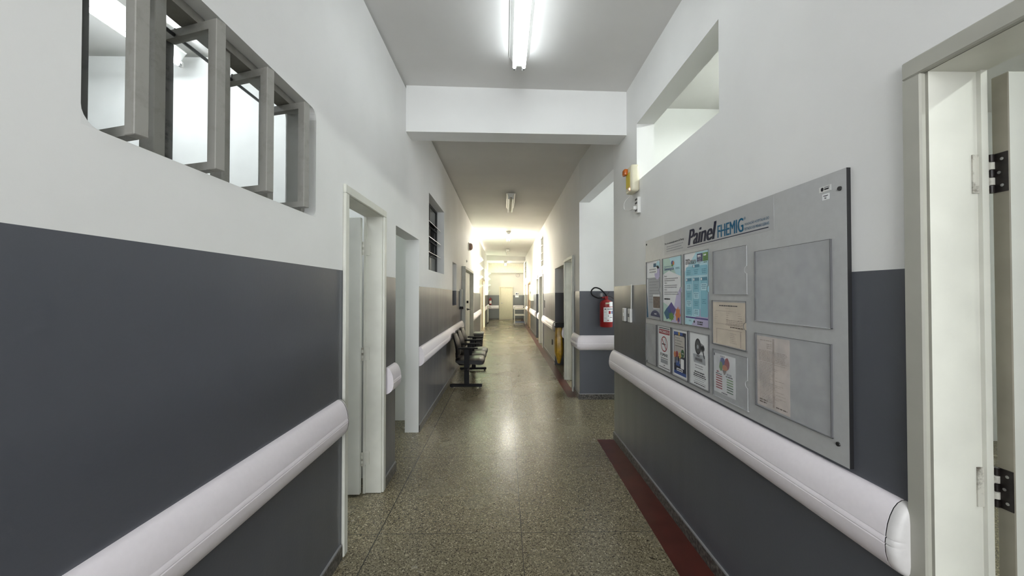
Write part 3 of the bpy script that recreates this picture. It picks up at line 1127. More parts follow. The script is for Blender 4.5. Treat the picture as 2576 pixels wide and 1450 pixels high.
# ------------------------------------------------------------------ ceiling lights
def ceiling_light(yc, label, lit, xc=0.115, zt=None, length=1.24, along='Y', group='ceiling lights along the corridor', z_gap=0.03):
    zt = zt if zt is not None else CEIL - 0.02
    root = thing('ceiling_light', (xc, yc, zt), label, 'lamp', group)
    h = length / 2
    ztop = zt - z_gap

    def put(name, bm, mats, par=root, smooth=False):
        if along == 'X':
            bmesh.ops.rotate(bm, verts=bm.verts, cent=(xc, yc, 0), matrix=Matrix.Rotation(PI / 2, 3, 'Z'))
        return obj(name, bm, mats, par, smooth)
    # spine: wide at the top, narrow under
    bm = nb()
    prism(bm, [(xc - 0.070, ztop), (xc + 0.070, ztop), (xc + 0.024, ztop - 0.078), (xc - 0.024, ztop - 0.078)], 'Y', yc - h, yc + h)
    for yy in (yc - 0.4, yc + 0.4):
        box(bm, xc - 0.03, xc + 0.03, yy - 0.03, yy + 0.03, ztop, zt)
    put('housing', bm, M_LAMPB)
    for s in (-1, 1):
        bm = nb()
        prism(bm, [(xc + s * 0.083, ztop - 0.004), (xc + s * 0.083, ztop + 0.002), (xc + s * 0.071, ztop - 0.006), (xc + s * 0.027, ztop - 0.079), (xc + s * 0.030, ztop - 0.081), (xc + s * 0.074, ztop - 0.010)], 'Y', yc - h, yc + h)
        put('reflector', bm, M_LAMPG)
    m = {2: M_TUBE, 1: M_TUBEF, 0: M_TUBEOFF, 3: M_TUBER, 4: M_TUBED, 5: M_TUBEB, 6: M_TUBERR}[lit]
    for s in (-1, 1):
        bm = nb()
        zz = ztop - 0.100
        tube(bm, [(xc + s * 0.038, yc - h + 0.03, zz), (xc + s * 0.038, yc + h - 0.03, zz)], 0.0145, 12, 0)
        for e in (-1, 1):
            tube(bm, [(xc + s * 0.038, yc + e * (h - 0.03), zz), (xc + s * 0.038, yc + e * (h - 0.008), zz)], 0.0145, 12, 1)
        t = put('tube', bm, [m, M_TUBECAP], smooth=True)
        for e in (-1, 1):
            bm = nb()
            box(bm, xc + s * 0.038 - 0.014, xc + s * 0.038 + 0.014, yc + e * h - 0.012 if e > 0 else yc - h - 0.008, yc + h + 0.008 if e > 0 else yc - h + 0.012, zz - 0.012, ztop - 0.07, bev=0.003, seg=1)
            put('lampholder', bm, M_WPLAS, t)
    return root


ceiling_light(2.50, 'burning twin tube ceiling light nearest the camera, in front of the beam', 2, zt=CEIL - 0.012, z_gap=0.006)
ceiling_light(7.90, 'unlit twin tube ceiling light just past the beam', 0)
ceiling_light(12.5, 'burning twin tube ceiling light, the middle one of the corridor', 1)
ceiling_light(17.3, 'unlit twin tube ceiling light far down the corridor', 0)
ceiling_light(21.0, 'burning twin tube ceiling light under the lowered bay at the end wall', 5, xc=0.03, zt=3.21)
ceiling_light(2.45, 'burning tube light seen through the left pivot window, farther row', 3, xc=-2.60, group='lights of the side rooms')
ceiling_light(-1.0, 'burning tube light at the near end of the left room', 3, xc=-2.6, group='lights of the side rooms')  # extra lamp added so the open leaf is lit
ceiling_light(2.1, 'burning tube light seen through the left pivot window, nearer row', 3, xc=-2.12, group='lights of the side rooms')  # placed to give a bright strip above the sashes
ceiling_light(2.7, 'burning tube light of the right room behind the high opening', 6, xc=2.4, zt=CEIL - 0.075, group='lights of the side rooms')
ceiling_light(-0.6, 'burning tube light of the right room near its door', 6, xc=2.9, zt=CEIL - 0.075, group='lights of the side rooms')  # extra lamp put in to brighten the door leaf and jamb
ceiling_light(-2.3, 'burning twin tube ceiling light behind the camera', 2, zt=CEIL - 0.03)  # unseen lamp added as fill for the near walls
ceiling_light(6.2, 'tube light of the room behind the grey green right doorway', 3, xc=2.3, zt=CEIL - 0.075, along='X', group='lights of the side rooms')  # lamp put in to spill light into the mid corridor
ceiling_light(4.75, 'burning tube light hidden in the side corridor', 4, xc=3.0, zt=CEIL - 0.075, along='X', group='lights of the side rooms')
ceiling_light(3.95, 'dim tube light of the small room behind the bare left doorway', 4, xc=-2.6, zt=CEIL + 0.03, group='lights of the side rooms')
ceiling_light(12.5, 'tube light of the ward behind the far right doorways', 4, xc=2.6, zt=CEIL - 0.075, group='lights of the side rooms')
ceiling_light(10.0, 'tube light of the room behind the white framed right doorway', 4, xc=2.6, zt=CEIL - 0.075, group='lights of the side rooms')

# ------------------------------------------------------------------ flat printed things on the right wall
_txt_cache = {}


def text_geo(s, shear=0.0):
    k = (s, shear)
    if k not in _txt_cache:
        c = bpy.data.curves.new('lettering', 'FONT')
        c.body = s
        c.shear = shear
        c.resolution_u = 3
        o = bpy.data.objects.new('lettering', c)
        COL.objects.link(o)
        bpy.context.view_layer.update()
        dg = bpy.context.evaluated_depsgraph_get()
        me = o.evaluated_get(dg).to_mesh()
        vs = [(v.co.x, v.co.y) for v in me.vertices]
        fs = [tuple(p.vertices) for p in me.polygons]
        o.evaluated_get(dg).to_mesh_clear()
        bpy.data.objects.remove(o)
        bpy.data.curves.remove(c)
        _txt_cache[k] = (vs, fs)
    return _txt_cache[k]


class Print:
    """a flat printed sheet; u to the right and v up as the reader sees it"""

    def __init__(self, org, udir, ndir, w, h, base_mat, t=0.0012, rounded=0.0):
        self.o, self.u, self.n = Vector(org), Vector(udir), Vector(ndir)
        self.w, self.h, self.t = w, h, t
        self.bm = nb()
        self.mats = [base_mat]
        P = self.pt
        A = [self.bm.verts.new(P(*q, -t)) for q in ((0, 0), (w, 0), (w, h), (0, h))]
        B = [self.bm.verts.new(P(*q, 0)) for q in ((0, 0), (w, 0), (w, h), (0, h))]
        self.bm.faces.new(A)
        self.bm.faces.new(B)
        for i in range(4):
            self.bm.faces.new((A[i], A[(i + 1) % 4], B[(i + 1) % 4], B[i]))

    def pt(self, u, v, d):
        return self.o + self.u * u + Vector((0, 0, v)) + self.n * (self.t + d)

    def mi(self, m):
        if m not in self.mats:
            self.mats.append(m)
        return self.mats.index(m)

    def poly(self, pts, m, lay=1):
        f = self.bm.faces.new([self.bm.verts.new(self.pt(a, b_, 0.00035 * lay)) for a, b_ in pts])
        f.material_index = self.mi(m)

    def rect(self, u0, v0, u1, v1, m, lay=1):
        self.poly([(u0, v0), (u1, v0), (u1, v1), (u0, v1)], m, lay)

    def rrect(self, u0, v0, u1, v1, r, m, lay=1):
        pts = []
        for (cu, cv, a0) in ((u1 - r, v1 - r, 0), (u0 + r, v1 - r, 90), (u0 + r, v0 + r, 180), (u1 - r, v0 + r, 270)):
            for k in range(5):
                a = math.radians(a0 + 22.5 * k)
                pts.append((cu + r * math.cos(a), cv + r * math.sin(a)))
        self.poly(pts, m, lay)

    def ell(self, cu, cv, ru, rv, m, lay=1, a0=0, a1=360, n=28):
        self.poly([(cu + ru * math.cos(math.radians(a0 + (a1 - a0) * k / n)), cv + rv * math.sin(math.radians(a0 + (a1 - a0) * k / n))) for k in range(n)], m, lay)

    def ring(self, cu, cv, r0, r1, m, lay=1, n=32):
        for k in range(n):
            a, b_ = 2 * PI * k / n, 2 * PI * (k + 1) / n
            self.poly([(cu + r0 * math.cos(a), cv + r0 * math.sin(a)), (cu + r1 * math.cos(a), cv + r1 * math.sin(a)),
                       (cu + r1 * math.cos(b_), cv + r1 * math.sin(b_)), (cu + r0 * math.cos(b_), cv + r0 * math.sin(b_))], m, lay)

    def blob(self, cu, cv, r, m, lay=1, n=18, j=0.3, sx=1.0, sy=1.0, spike=0.0):
        self.poly([(cu + sx * r * (1 - spike * (k % 2) + random.uniform(-j, j)) * math.cos(2 * PI * k / n), cv + sy * r * (1 - spike * (k % 2) + random.uniform(-j, j) * 0.3) * math.sin(2 * PI * k / n)) for k in range(n)], m, lay)

    def lines(self, u0, u1, v1, n, pitch, th, m, lay=1, ragged=0.25, centre=False):
        for k in range(n):
            e = random.uniform(0, ragged) * (u1 - u0)
            a, b_ = (u0 + e / 2, u1 - e / 2) if centre else (u0, u1 - e)
            # broken into word-like dashes
            x = a
            while x < b_ - 0.001:
                x2 = min(b_, x + random.uniform(0.008, 0.022))
                self.rect(x, v1 - k * pitch - th, x2, v1 - k * pitch, m, lay)
                x = x2 + 0.003

    def text(self, s, u0, v0, w, h, m, lay=2, shear=0.0, bold=0.0):
        vs, fs = text_geo(s, shear)
        xa, xb = min(v[0] for v in vs), max(v[0] for v in vs)
        ya, yb = min(v[1] for v in vs), max(v[1] for v in vs)
        k = self.mi(m)
        n = 4 if bold > 0 else 1
        st = bold * h * 2.2
        for c in range(n):      # heavier lettering: strokes widened sideways
            du = st * c / max(1, n - 1)
            B = [self.bm.verts.new(self.pt(u0 + du + (x - xa) / (xb - xa) * (w - st), v0 + (y - ya) / (yb - ya) * h, 0.00035 * lay + 0.00003 * c)) for x, y in vs]
            for f in fs:
                q = self.bm.faces.new([B[i] for i in f])
                q.material_index = k

    def done(self, name, parent=None):
        # bring the sheet's reading side outwards
        for f in self.bm.faces:
            f.normal_update()
            if f.normal.dot(self.n) < -0.5 and (f.calc_center_median() - self.o).dot(self.n) > self.t * 0.7:
                f.normal_flip()
        return obj(name, self.bm, self.mats, parent, base=None if parent is not None else tuple(self.o))


XB0 = XR - 0.004
XB = XR - 0.014          # board face
BY0, BY1, BZ0, BZ1 = 1.243, 3.055, 0.945, 1.935
KX = XB / 1.115          # measured on a plane at 1.115


def yb(y):
    return y * KX


def zb(z):
    return EYE + (z - EYE) * KX


board = thing('notice_board', (XR, (BY0 + BY1) / 2, BZ0), 'large grey notice board with clear pockets on the right wall', 'notice board')
bm = nb()
box(bm, XB, XR, BY0, BY1, BZ0, BZ1)
for f in bm.faces:
    if abs(f.calc_center_median().x - XB) > 0.002:
        f.material_index = 1
obj('board_panel', bm, [M_BOARD, M_BEDGE], board)
for (y, z) in ((3.03, 1.905), (1.268, 1.872), (1.285, 1.01), (3.03, 0.985)):
    bm = nb()
    lathe(bm, [(0.008, 0), (0.007, -0.004)], (XB, y, z), 12, 0, 'X')
    obj('screw', bm, M_STEELD, board)

UD, ND = (0, -1, 0), (-1, 0, 0)
# header strip
pr = Print((XB, yb(2.665), zb(1.785)), UD, ND, yb(2.665 - 1.57), 0.145, M_STICK, t=0.0006)
W = pr.w
pr.t = 0.0006
pr.text('Painel', yb(2.665 - 2.318), 0.024, 0.322, 0.094, M_NAVY, 2, 0.28, 0.06)
pr.text('FHEMIG', yb(2.665 - 1.992), 0.024, 0.222, 0.066, M_TEAL, 2, 0.0, 0.03)
pr.rect(yb(2.665 - 1.975), 0.053, yb(2.665 - 1.905), 0.058, M_TEAL, 3)
pr.text('®', yb(2.665 - 1.768), 0.078, 0.012, 0.013, M_TEAL, 2)
pr.text('FUNDAÇÃO HOSPITALAR DO', yb(2.665 - 1.762), 0.047, 0.166, 0.016, M_TEAL, 2)
pr.text('ESTADO DE MINAS GERAIS', yb(2.665 - 1.762), 0.026, 0.166, 0.013, M_TEAL, 2)
pr.rect(yb(2.665 - 2.325), 0.0125, yb(2.665 - 1.602), 0.0165, M_NAVY, 2)
pr.text('Meio de comunicação interna da Fhemig', 0.008, 0.066, 0.29, 0.017, M_INK, 2, 0, 0.02)
pr.lines(0.04, 0.30, 0.056, 3, 0.016, 0.006, M_INKG, 2, 0.15)
pr.done('header_strip', board)
# inventory tags near the top right corner
pr = Print((XB, 1.353, 1.877), UD, ND, 0.050, 0.020, M_WPLAS, t=0.0008)
pr.ell(0.014, 0.010, 0.006, 0.007, M_INK)
pr.rect(0.023, 0.013, 0.044, 0.017, M_INKG)
pr.rect(0.023, 0.006, 0.042, 0.011, M_INK)
pr.done('inventory_tag', board)
pr = Print((XB, 1.340, 1.848), UD, ND, 0.030, 0.021, M_PAPER, t=0.0006)
pr.rect(0.005, 0.013, 0.025, 0.0155, M_INK)
pr.rect(0.009, 0.009, 0.019, 0.011, M_INKG)
pr.rect(0.010, 0.004, 0.018, 0.007, M_INK)
pr.done('paper_label', board)


# clear pockets (parts of the board): edges, front sheet with a thumb notch
def pocket(y_far, y_near, z0, z1, notch='right', clear_m=None, d=0.0065, light=False):
    w, h = y_far - y_near, z1 - z0
    bm = nb()
    xf = XB - d
    r = min(0.018, h * 0.09)
    pts = []
    if notch == 'right':
        pts = [(y_far, z0), (y_near, z0)]
        pts += [(y_near + r * math.sin(PI * k / 10), (z0 + z1) / 2 - r * math.cos(PI * k / 10)) for k in range(11)]
        pts += [(y_near, z1), (y_far, z1)]
    elif notch == 'top':
        ym = y_far - w * 0.42
        pts = [(y_far, z0), (y_near, z0), (y_near, z1)]
        pts += [(ym - r * math.cos(PI * k / 10), z1 - r * math.sin(PI * k / 10)) for k in range(11)]
        pts += [(y_far, z1)]
    else:
        pts = [(y_far, z0), (y_near, z0), (y_near, z1), (y_far, z1)]
    prism(bm, pts, 'X', xf, xf + 0.0012, 0)
    e = 0.0022
    # folded edges left, bottom and the free lip
    box(bm, xf - 0.0004, XB, y_far - e, y_far, z0, z1, 1)
    box(bm, xf - 0.0004, XB, y_near, y_far, z0, z0 + e, 2 if light else 1)
    box(bm, xf - 0.0006, xf + 0.0014, y_near, y_far, z1 - e * 0.7, z1, 1)
    if notch == 'right':
        box(bm, xf - 0.0006, xf + 0.0014, y_near, y_near + e, z0, (z0 + z1) / 2 - r, 2 if light else 1)
        box(bm, xf - 0.0006, xf + 0.0014, y_near, y_near + e, (z0 + z1) / 2 + r, z1, 2 if light else 1)
        tube(bm, [(xf, y_near + r * math.sin(PI * k / 8), (z0 + z1) / 2 - r * math.cos(PI * k / 8)) for k in range(9)], 0.0011, 5, 2 if light else 1)
    else:
        box(bm, xf - 0.0006, XB, y_near, y_near + e, z0, z1, 1)
    return obj('clear_pocket', bm, [clear_m or M_POCKET, M_POCKETE, M_POCKETL], board)


def pk(y_far, y_near, z0, z1, **k):
    return pocket(yb(y_far), yb(y_near), zb(z0), zb(z1), **k)


pk(3.003, 2.730, 1.325, 1.762)
pk(2.692, 2.400, 1.322, 1.762)
pk(2.368, 2.075, 1.324, 1.762)
pk(2.032, 1.742, 1.514, 1.742, clear_m=M_POCKETS, light=True)
pk(2.045, 1.752, 1.250, 1.482)
pk(2.040, 1.742, 0.978, 1.225, clear_m=M_POCKETS, light=True)
pk(1.690, 1.289, 1.398, 1.705, notch='top', clear_m=M_POCKETS, light=True)
pk(1.690, 1.292, 1.026, 1.345, notch='none', clear_m=M_POCKETS)
pk(3.020, 2.808, 0.980, 1.286, notch='none', clear_m=M_POCKETS)
pk(2.790, 2.560, 0.980, 1.290, notch='none')
pk(2.545, 2.322, 0.978, 1.290, notch='none')
pk(2.312, 2.080, 0.978, 1.292, notch='none')


def sheet(y_far, y_near, z0, z1, m, lift=0.0012):
    y_far, y_near, z0, z1 = yb(y_far), yb(y_near), zb(z0), zb(z1)
    return Print((XB - lift, y_far, z0), UD, ND, y_far - y_near, z1 - z0, m, t=0.0007)


def finish(pr, name, label, cat='poster', group='papers on the grey notice board'):
    return tag(pr.done(name), label, cat, group)


# 1: white leaflet with a blue half disc
p = sheet(2.992, 2.738, 1.332, 1.756, M_PAPER)
w, h = p.w, p.h
p.rect(0.0, 0.0, w, h * 0.72, M_INKL, 1)
p.lines(0.05, w - 0.02, h * 0.70, 9, 0.022, 0.006, M_INKG, 2, 0.3)
p.rect(0, h * 0.02, w * 0.09, h * 0.70, M_PAPER, 2)
p.poly([(0.0, 0), (0.028, 0), (0.012, h * 0.35), (0, h * 0.5)], M_TEAL, 3)
p.ell(w * 0.80, h * 0.80, w * 0.20, h * 0.12, M_LILAC, 2)
p.rect(w * 0.52, h * 0.84, w * 0.72, h * 0.965, M_TEAL, 2)
p.ell(w * 0.86, h * 0.93, w * 0.14, h * 0.065, M_SKYP, 2)
p.rrect(w * 0.10, h * 0.79, w * 0.80, h * 0.90, 0.012, M_PAPER, 3)
p.lines(w * 0.2, w * 0.72, h * 0.875, 2, 0.020, 0.009, M_INKG, 4, 0.1, True)
p.rect(w * 0.48, h * 0.175, w * 0.99, h * 0.42, M_PAPER, 3)
p.rect(w * 0.50, h * 0.185, w * 0.99, h * 0.385, M_BROWN, 4)
p.ell(w * 0.64, h * 0.03, w * 0.35, h * 0.115, M_INDIGO, 4, 0, 181)
p.rect(w * 0.58, h * 0.075, w * 0.75, h * 0.09, M_PAPER, 5)
finish(p, 'leaflet', 'pale leaflet with a dark blue half disc, topmost at the far left of the board')

# 2: strategic planning poster
p = sheet(2.685, 2.405, 1.328, 1.758, M_MINT)
w, h = p.w, p.h
p.poly([(w * 0.35, h), (w, h), (w, h * 0.55)], M_SKYP, 1)
p.poly([(0, h * 0.30), (0, h * 0.75), (w * 0.35, h * 0.80), (w * 0.97, h * 0.70), (w * 0.97, h * 0.3), (w * 0.45, h * 0.22)], M_PAPER, 2)
p.poly([(w * 0.45, 0), (w, 0), (w, h * 0.55), (w * 0.75, h * 0.42)], M_LILAC, 3)
p.ell(w * 0.55, h * 0.915, w * 0.07, h * 0.035, M_BLUE, 4)
p.ell(w * 0.605, h * 0.908, w * 0.045, h * 0.03, M_ORANGE, 5)
p.ell(w * 0.54, h * 0.878, w * 0.05, h * 0.018, M_GREEN, 5)
p.text('Planejamento', w * 0.10, h * 0.855, w * 0.36, 0.012, M_TEAL, 5)
p.text('Estratégico', w * 0.10, h * 0.795, w * 0.52, 0.026, M_BLUE, 5, 0, 0.02)
p.text('FHEMIG', w * 0.72, h * 0.81, w * 0.2, 0.013, M_TEAL, 5)
for k, (tx, n) in enumerate((('Missão', 2), ('Visão', 2), ('Valores', 2))):
    v = h * (0.705 - 0.107 * k)
    p.text(tx, w * 0.09, v, w * 0.15, 0.010, M_NAVY, 5, 0, 0.02)
    p.lines(w * 0.09, w * 0.92, v - 0.010, n, 0.013, 0.006, M_INKG, 5, 0.35)
p.lines(w * 0.09, w * 0.5, h * 0.365, 1, 0.02, 0.010, M_INK, 5)
p.poly([(w * 0.05, h * 0.13), (w * 0.22, h * 0.03), (w * 0.60, h * 0.10), (w * 0.72, h * 0.20), (w * 0.48, h * 0.31)], M_PURPLE, 4)
p.poly([(w * 0.05, h * 0.13), (w * 0.22, h * 0.025), (w * 0.42, h * 0.09), (w * 0.22, h * 0.21)], M_TEAL, 5)
p.poly([(w * 0.22, h * 0.21), (w * 0.42, h * 0.09), (w * 0.50, h * 0.12), (w * 0.36, h * 0.25)], M_BLUE, 5)
p.blob(w * 0.48, h * 0.085, 0.040, M_GREEN, 6, 16, 0.1, 1.2, 0.80, spike=0.35)
p.blob(w * 0.83, h * 0.12, 0.050, M_ORANGE, 6, 16, 0.1, 0.80, 1.15, spike=0.35)
p.blob(w * 0.86, h * 0.05, 0.018, M_PURPLE, 7, 14, 0.1, spike=0.35)
finish(p, 'poster', 'poster with purple, green and orange splash, second in the upper row')

# 3: strategy map poster
p = sheet(2.360, 2.080, 1.330, 1.758, M_SKYP)
w, h = p.w, p.h
p.poly([(w * 0.3, 0), (w, 0), (w, h * 0.45)], M_LILAC, 1)
p.poly([(0, h), (w * 0.5, h), (0, h * 0.75)], M_PAPER, 1)
p.text('MAPA', w * 0.05, h * 0.892, w * 0.2, 0.016, M_INK, 3, 0, 0.03)
p.lines(w * 0.27, w * 0.5, h * 0.905, 1, 0.02, 0.006, M_INKG, 3)
p.text('ESTRATÉGICO', w * 0.05, h * 0.850, w * 0.47, 0.021, M_INK, 3, 0, 0.03)
p.rect(w * 0.55, h * 0.865, w * 0.775, h * 0.975, M_INDIGO, 3)
p.rect(w * 0.785, h * 0.865, w * 0.985, h * 0.975, M_GREEN, 3)
p.lines(w * 0.58, w * 0.74, h * 0.955, 1, 0.02, 0.009, M_PAPER, 4)
p.lines(w * 0.58, w * 0.74, h * 0.93, 4, 0.011, 0.004, M_INKL, 4)
p.lines(w * 0.82, w * 0.94, h * 0.955, 1, 0.02, 0.009, M_PAPER, 4)
p.lines(w * 0.82, w * 0.96, h * 0.93, 4, 0.011, 0.004, M_DGREEN, 4)
p.rrect(w * 0.06, h * 0.685, w * 0.96, h * 0.815, 0.012, M_SKY, 2)
p.rrect(w * 0.36, h * 0.795, w * 0.65, h * 0.835, 0.005, M_SKYD, 3)
p.ell(w * 0.42, h * 0.815, 0.008, 0.008, M_PAPER, 4)
for k in range(3):
    u = w * (0.05 + 0.315 * k)
    p.rrect(u + 0.004, h * 0.71, u + w * 0.27, h * 0.79, 0.008, M_SKYP if k == 3 else M_SKY, 3)
    p.lines(u + w * 0.05, u + w * 0.24, h * 0.765, 3, 0.010, 0.004, M_SKYD, 4, 0.4, True)
    p.rrect(u, h * 0.13, u + w * 0.285, h * 0.63, 0.010, M_SKY, 2)
    p.rect(u + w * 0.01, h * 0.61, u + w * 0.27, h * 0.655, M_SKYD, 3)
    p.ell(u + w * 0.05, h * 0.632, 0.007, 0.008, M_PAPER, 4)
    for q in range(4 if k < 2 else 2):
        vv = h * (0.55 - 0.115 * q * (1 if k < 2 else 1.7))
        p.rrect(u + w * 0.025, vv - 0.030, u + w * 0.26, vv + 0.010, 0.005, M_SKY if (q + k) % 2 else M_SKYP, 3)
        p.lines(u + w * 0.05, u + w * 0.24, vv + 0.004, 3, 0.010, 0.004, M_SKYD, 4, 0.4, True)
p.rect(w * 0.04, h * 0.095, w * 0.97, h * 0.115, M_PURPLE, 3)
p.text('FHEMIG', w * 0.18, h * 0.048, w * 0.12, 0.010, M_TEAL, 3)
p.poly([(w * 0.38, h * 0.055), (w * 0.42, h * 0.075), (w * 0.46, h * 0.055), (w * 0.42, h * 0.03)], M_INK, 3)
p.lines(w * 0.55, w * 0.78, h * 0.065, 2, 0.012, 0.008, M_INK, 3, 0.1)
finish(p, 'poster', 'light blue strategy map poster, third in the upper row')

# 4: aged landscape form in the middle column
p = sheet(2.040, 1.758, 1.256, 1.474, M_AGED)
w, h = p.w, p.h
p.lines(w * 0.22, w * 0.78, h * 0.93, 1, 0.02, 0.005, M_INK, 2, 0)
p.lines(w * 0.42, w * 0.55, h * 0.87, 1, 0.02, 0.003, M_AGEDT, 2)
p.lines(w * 0.1, w * 0.9, h * 0.80, 1, 0.02, 0.003, M_AGEDT, 2)
for u in (0.06, 0.44, 0.78):
    p.lines(w * u, w * (u + 0.13), h * 0.76, 4, 0.011, 0.003, M_AGEDT, 2, 0.5)
p.lines(w * 0.44, w * 0.95, h * 0.60, 4, 0.008, 0.004, M_AGEDT, 2, 0.1)
p.lines(w * 0.08, w * 0.95, h * 0.50, 1, 0.01, 0.003, M_AGEDT, 2)
p.lines(w * 0.56, w * 0.95, h * 0.45, 1, 0.01, 0.005, M_BROWN, 2, 0.1)
for (a, b_, c, d_) in ((0.12, 0.36, 0.9, 0.375), (0.12, 0.02, 0.14, 0.36), (0.84, 0.02, 0.87, 0.36)):
    p.rect(w * a, h * b_, w * c, h * d_, M_AGEDT, 1)
p.lines(w * 0.55, w * 0.75, h * 0.30, 6, 0.009, 0.003, M_AGEDT, 2, 0.3)
finish(p, 'form', 'aged tan form in the middle column between two empty looking pockets', 'paper')

# 5: leaflet with a coloured brain
p = sheet(2.034, 1.842, 1.004, 1.205, M_PAPER)
w, h = p.w, p.h
p.blob(w * 0.42, h * 0.81, 0.026, M_LILAC, 2, 16, 0.12)
p.blob(w * 0.44, h * 0.83, 0.022, M_BLUE, 3, 16, 0.15, 0.9, 0.9)
p.blob(w * 0.64, h * 0.79, 0.028, M_IRED, 3, 16, 0.15, 0.8, 1.1)
p.blob(w * 0.36, h * 0.70, 0.020, M_GREEN, 4, 16, 0.15, 0.8, 1.2)
p.blob(w * 0.55, h * 0.68, 0.022, M_ORANGE, 5, 16, 0.15, 1.1, 0.7)
p.poly([(w * 0.42, h * 0.62), (w * 0.62, h * 0.62), (w * 0.56, h * 0.52), (w * 0.51, h * 0.50), (w * 0.48, h * 0.54)], M_BROWN, 5)
p.lines(w * 0.33, w * 0.55, h * 0.965, 1, 0.01, 0.006, M_INKG, 2)
p.rect(w * 0.01, h * 0.93, w * 0.06, h * 1.0, M_INK, 2)
p.lines(w * 0.15, w * 0.3, h * 0.56, 1, 0.01, 0.008, M_IRED, 2)
p.lines(w * 0.10, w * 0.38, h * 0.50, 1, 0.01, 0.005, M_INK, 2, 0)
p.lines(w * 0.62, w * 0.84, h * 0.56, 1, 0.01, 0.010, M_INKL, 2, 0)
p.lines(w * 0.58, w * 0.88, h * 0.49, 1, 0.01, 0.005, M_INK, 2, 0)
for k in range(6):
    p.rect(w * 0.11, h * (0.42 - 0.062 * k), w * 0.41, h * (0.45 - 0.062 * k), M_IRED, 2)
    p.rect(w * 0.62, h * (0.40 - 0.062 * k), w * 0.90, h * (0.425 - 0.062 * k), M_DGREEN if k > 2 else M_GREEN, 2)
p.lines(w * 0.38, w * 0.66, h * 0.045, 1, 0.01, 0.005, M_INK, 2, 0)
finish(p, 'leaflet', 'white leaflet with a coloured brain and red and green bars')

# 6: pinkish aged document in the lower right pocket
p = sheet(1.681, 1.487, 1.035, 1.335, M_AGEDP)
w, h = p.w, p.h
p.lines(w * 0.1, w * 0.55, h * 0.95, 1, 0.01, 0.004, M_AGEDT, 2)
p.lines(w * 0.32, w * 0.5, h * 0.90, 3, 0.008, 0.004, M_AGEDT, 2, 0.3)
for v in (0.80, 0.76, 0.72, 0.68):
    p.lines(w * 0.06, w * 0.94, h * v, 2, 0.006, 0.003, M_AGEDT, 2, 0.1)
p.lines(w * 0.08, w * 0.9, h * 0.63, 26, 0.0065, 0.0022, M_AGEDT, 2, 0.6)
p.rect(w * 0.50, 0.01, w * 0.56, h * 0.98, M_AGEDT, 1)
p.lines(w * 0.08, w * 0.35, h * 0.10, 2, 0.010, 0.006, M_BROWN, 2, 0.2)
p.lines(w * 0.60, w * 0.95, h * 0.06, 1, 0.010, 0.005, M_BROWN, 2, 0.1)
finish(p, 'document', 'pinkish aged typed document in the lower right pocket', 'paper')

# 7: no smoking
p = sheet(2.772, 2.573, 0.988, 1.281, M_PAPER)
w, h = p.w, p.h
p.rect(w * 0.06, h * 0.965, w * 0.95, h * 0.985, M_INK, 2)
p.rect(w * 0.06, h * 0.835, w * 0.95, h * 0.945, M_IRED, 2)
p.text('PROIBIDO', w * 0.10, h * 0.862, w * 0.80, h * 0.058, M_PAPER, 3, 0, 0.02)
cu, cv, r = w * 0.5, h * 0.60, h * 0.185
p.ring(cu, cv, r * 0.86, r, M_IRED, 2)
p.rect(cu - r * 0.65, cv - r * 0.10, cu + r * 0.30, cv + r * 0.06, M_INK, 3)
p.rect(cu + r * 0.34, cv - r * 0.10, cu + r * 0.50, cv + r * 0.06, M_INK, 3)
for k in range(5):
    p.rect(cu + r * (0.30 + 0.09 * (k % 2)), cv + r * (0.12 + 0.11 * k), cu + r * (0.42 + 0.09 * (k % 2)), cv + r * (0.24 + 0.11 * k), M_INKG, 3)
a = math.radians(-45)
dx, dy = math.cos(a) * r * 0.88, math.sin(a) * r * 0.88
nx, ny = -math.sin(a) * r * 0.075, math.cos(a) * r * 0.075
p.poly([(cu - dx + nx, cv - dy + ny), (cu + dx + nx, cv + dy + ny), (cu + dx - nx, cv + dy - ny), (cu - dx - nx, cv - dy - ny)], M_IRED, 4)
p.text('FUMAR', w * 0.18, h * 0.305, w * 0.62, h * 0.075, M_INK, 3, 0, 0.035)
p.lines(w * 0.2, w * 0.8, h * 0.27, 1, 0.01, 0.005, M_INK, 2, 0)
p.rect(w * 0.2, h * 0.14, w * 0.8, h * 0.235, M_INKL, 2)
p.lines(w * 0.22, w * 0.78, h * 0.225, 4, 0.0065, 0.003, M_INKG, 3, 0.1)
p.rect(w * 0.44, h * 0.085, w * 0.56, h * 0.10, M_INK, 2)
p.rect(w * 0.06, h * 0.03, w * 0.95, h * 0.045, M_INK, 2)
finish(p, 'sign', 'white no smoking sign with a red ring, PROIBIDO above and FUMAR below', 'sign')

# 8: satisfaction survey
p = sheet(2.528, 2.333, 0.988, 1.281, M_PAPER)
w, h = p.w, p.h
p.rect(w * 0.06, h * 0.04, w * 0.93, h * 0.965, M_NAVY, 1)
p.rect(w * 0.06, h * 0.90, w * 0.70, h * 0.965, M_BLUE, 2)
p.rect(w * 0.06, h * 0.04, w * 0.93, h * 0.11, M_BLUE, 2)
p.ell(w * 0.45, h * 0.93, 0.012, 0.012, M_YELLOW, 3)
p.rrect(w * 0.10, h * 0.44, w * 0.84, h * 0.885, 0.014, M_TAN, 3)
p.text('Pesquisa', w * 0.16, h * 0.815, w * 0.36, h * 0.036, M_NAVY, 4)
p.text('de Satisfação', w * 0.16, h * 0.755, w * 0.50, h * 0.040, M_NAVY, 4)
p.text('do Usuário', w * 0.16, h * 0.700, w * 0.42, h * 0.034, M_NAVY, 4)
p.lines(w * 0.16, w * 0.76, h * 0.665, 1, 0.01, 0.005, M_INK, 4, 0)
p.lines(w * 0.16, w * 0.68, h * 0.63, 6, 0.008, 0.003, M_INKG, 4, 0.2)
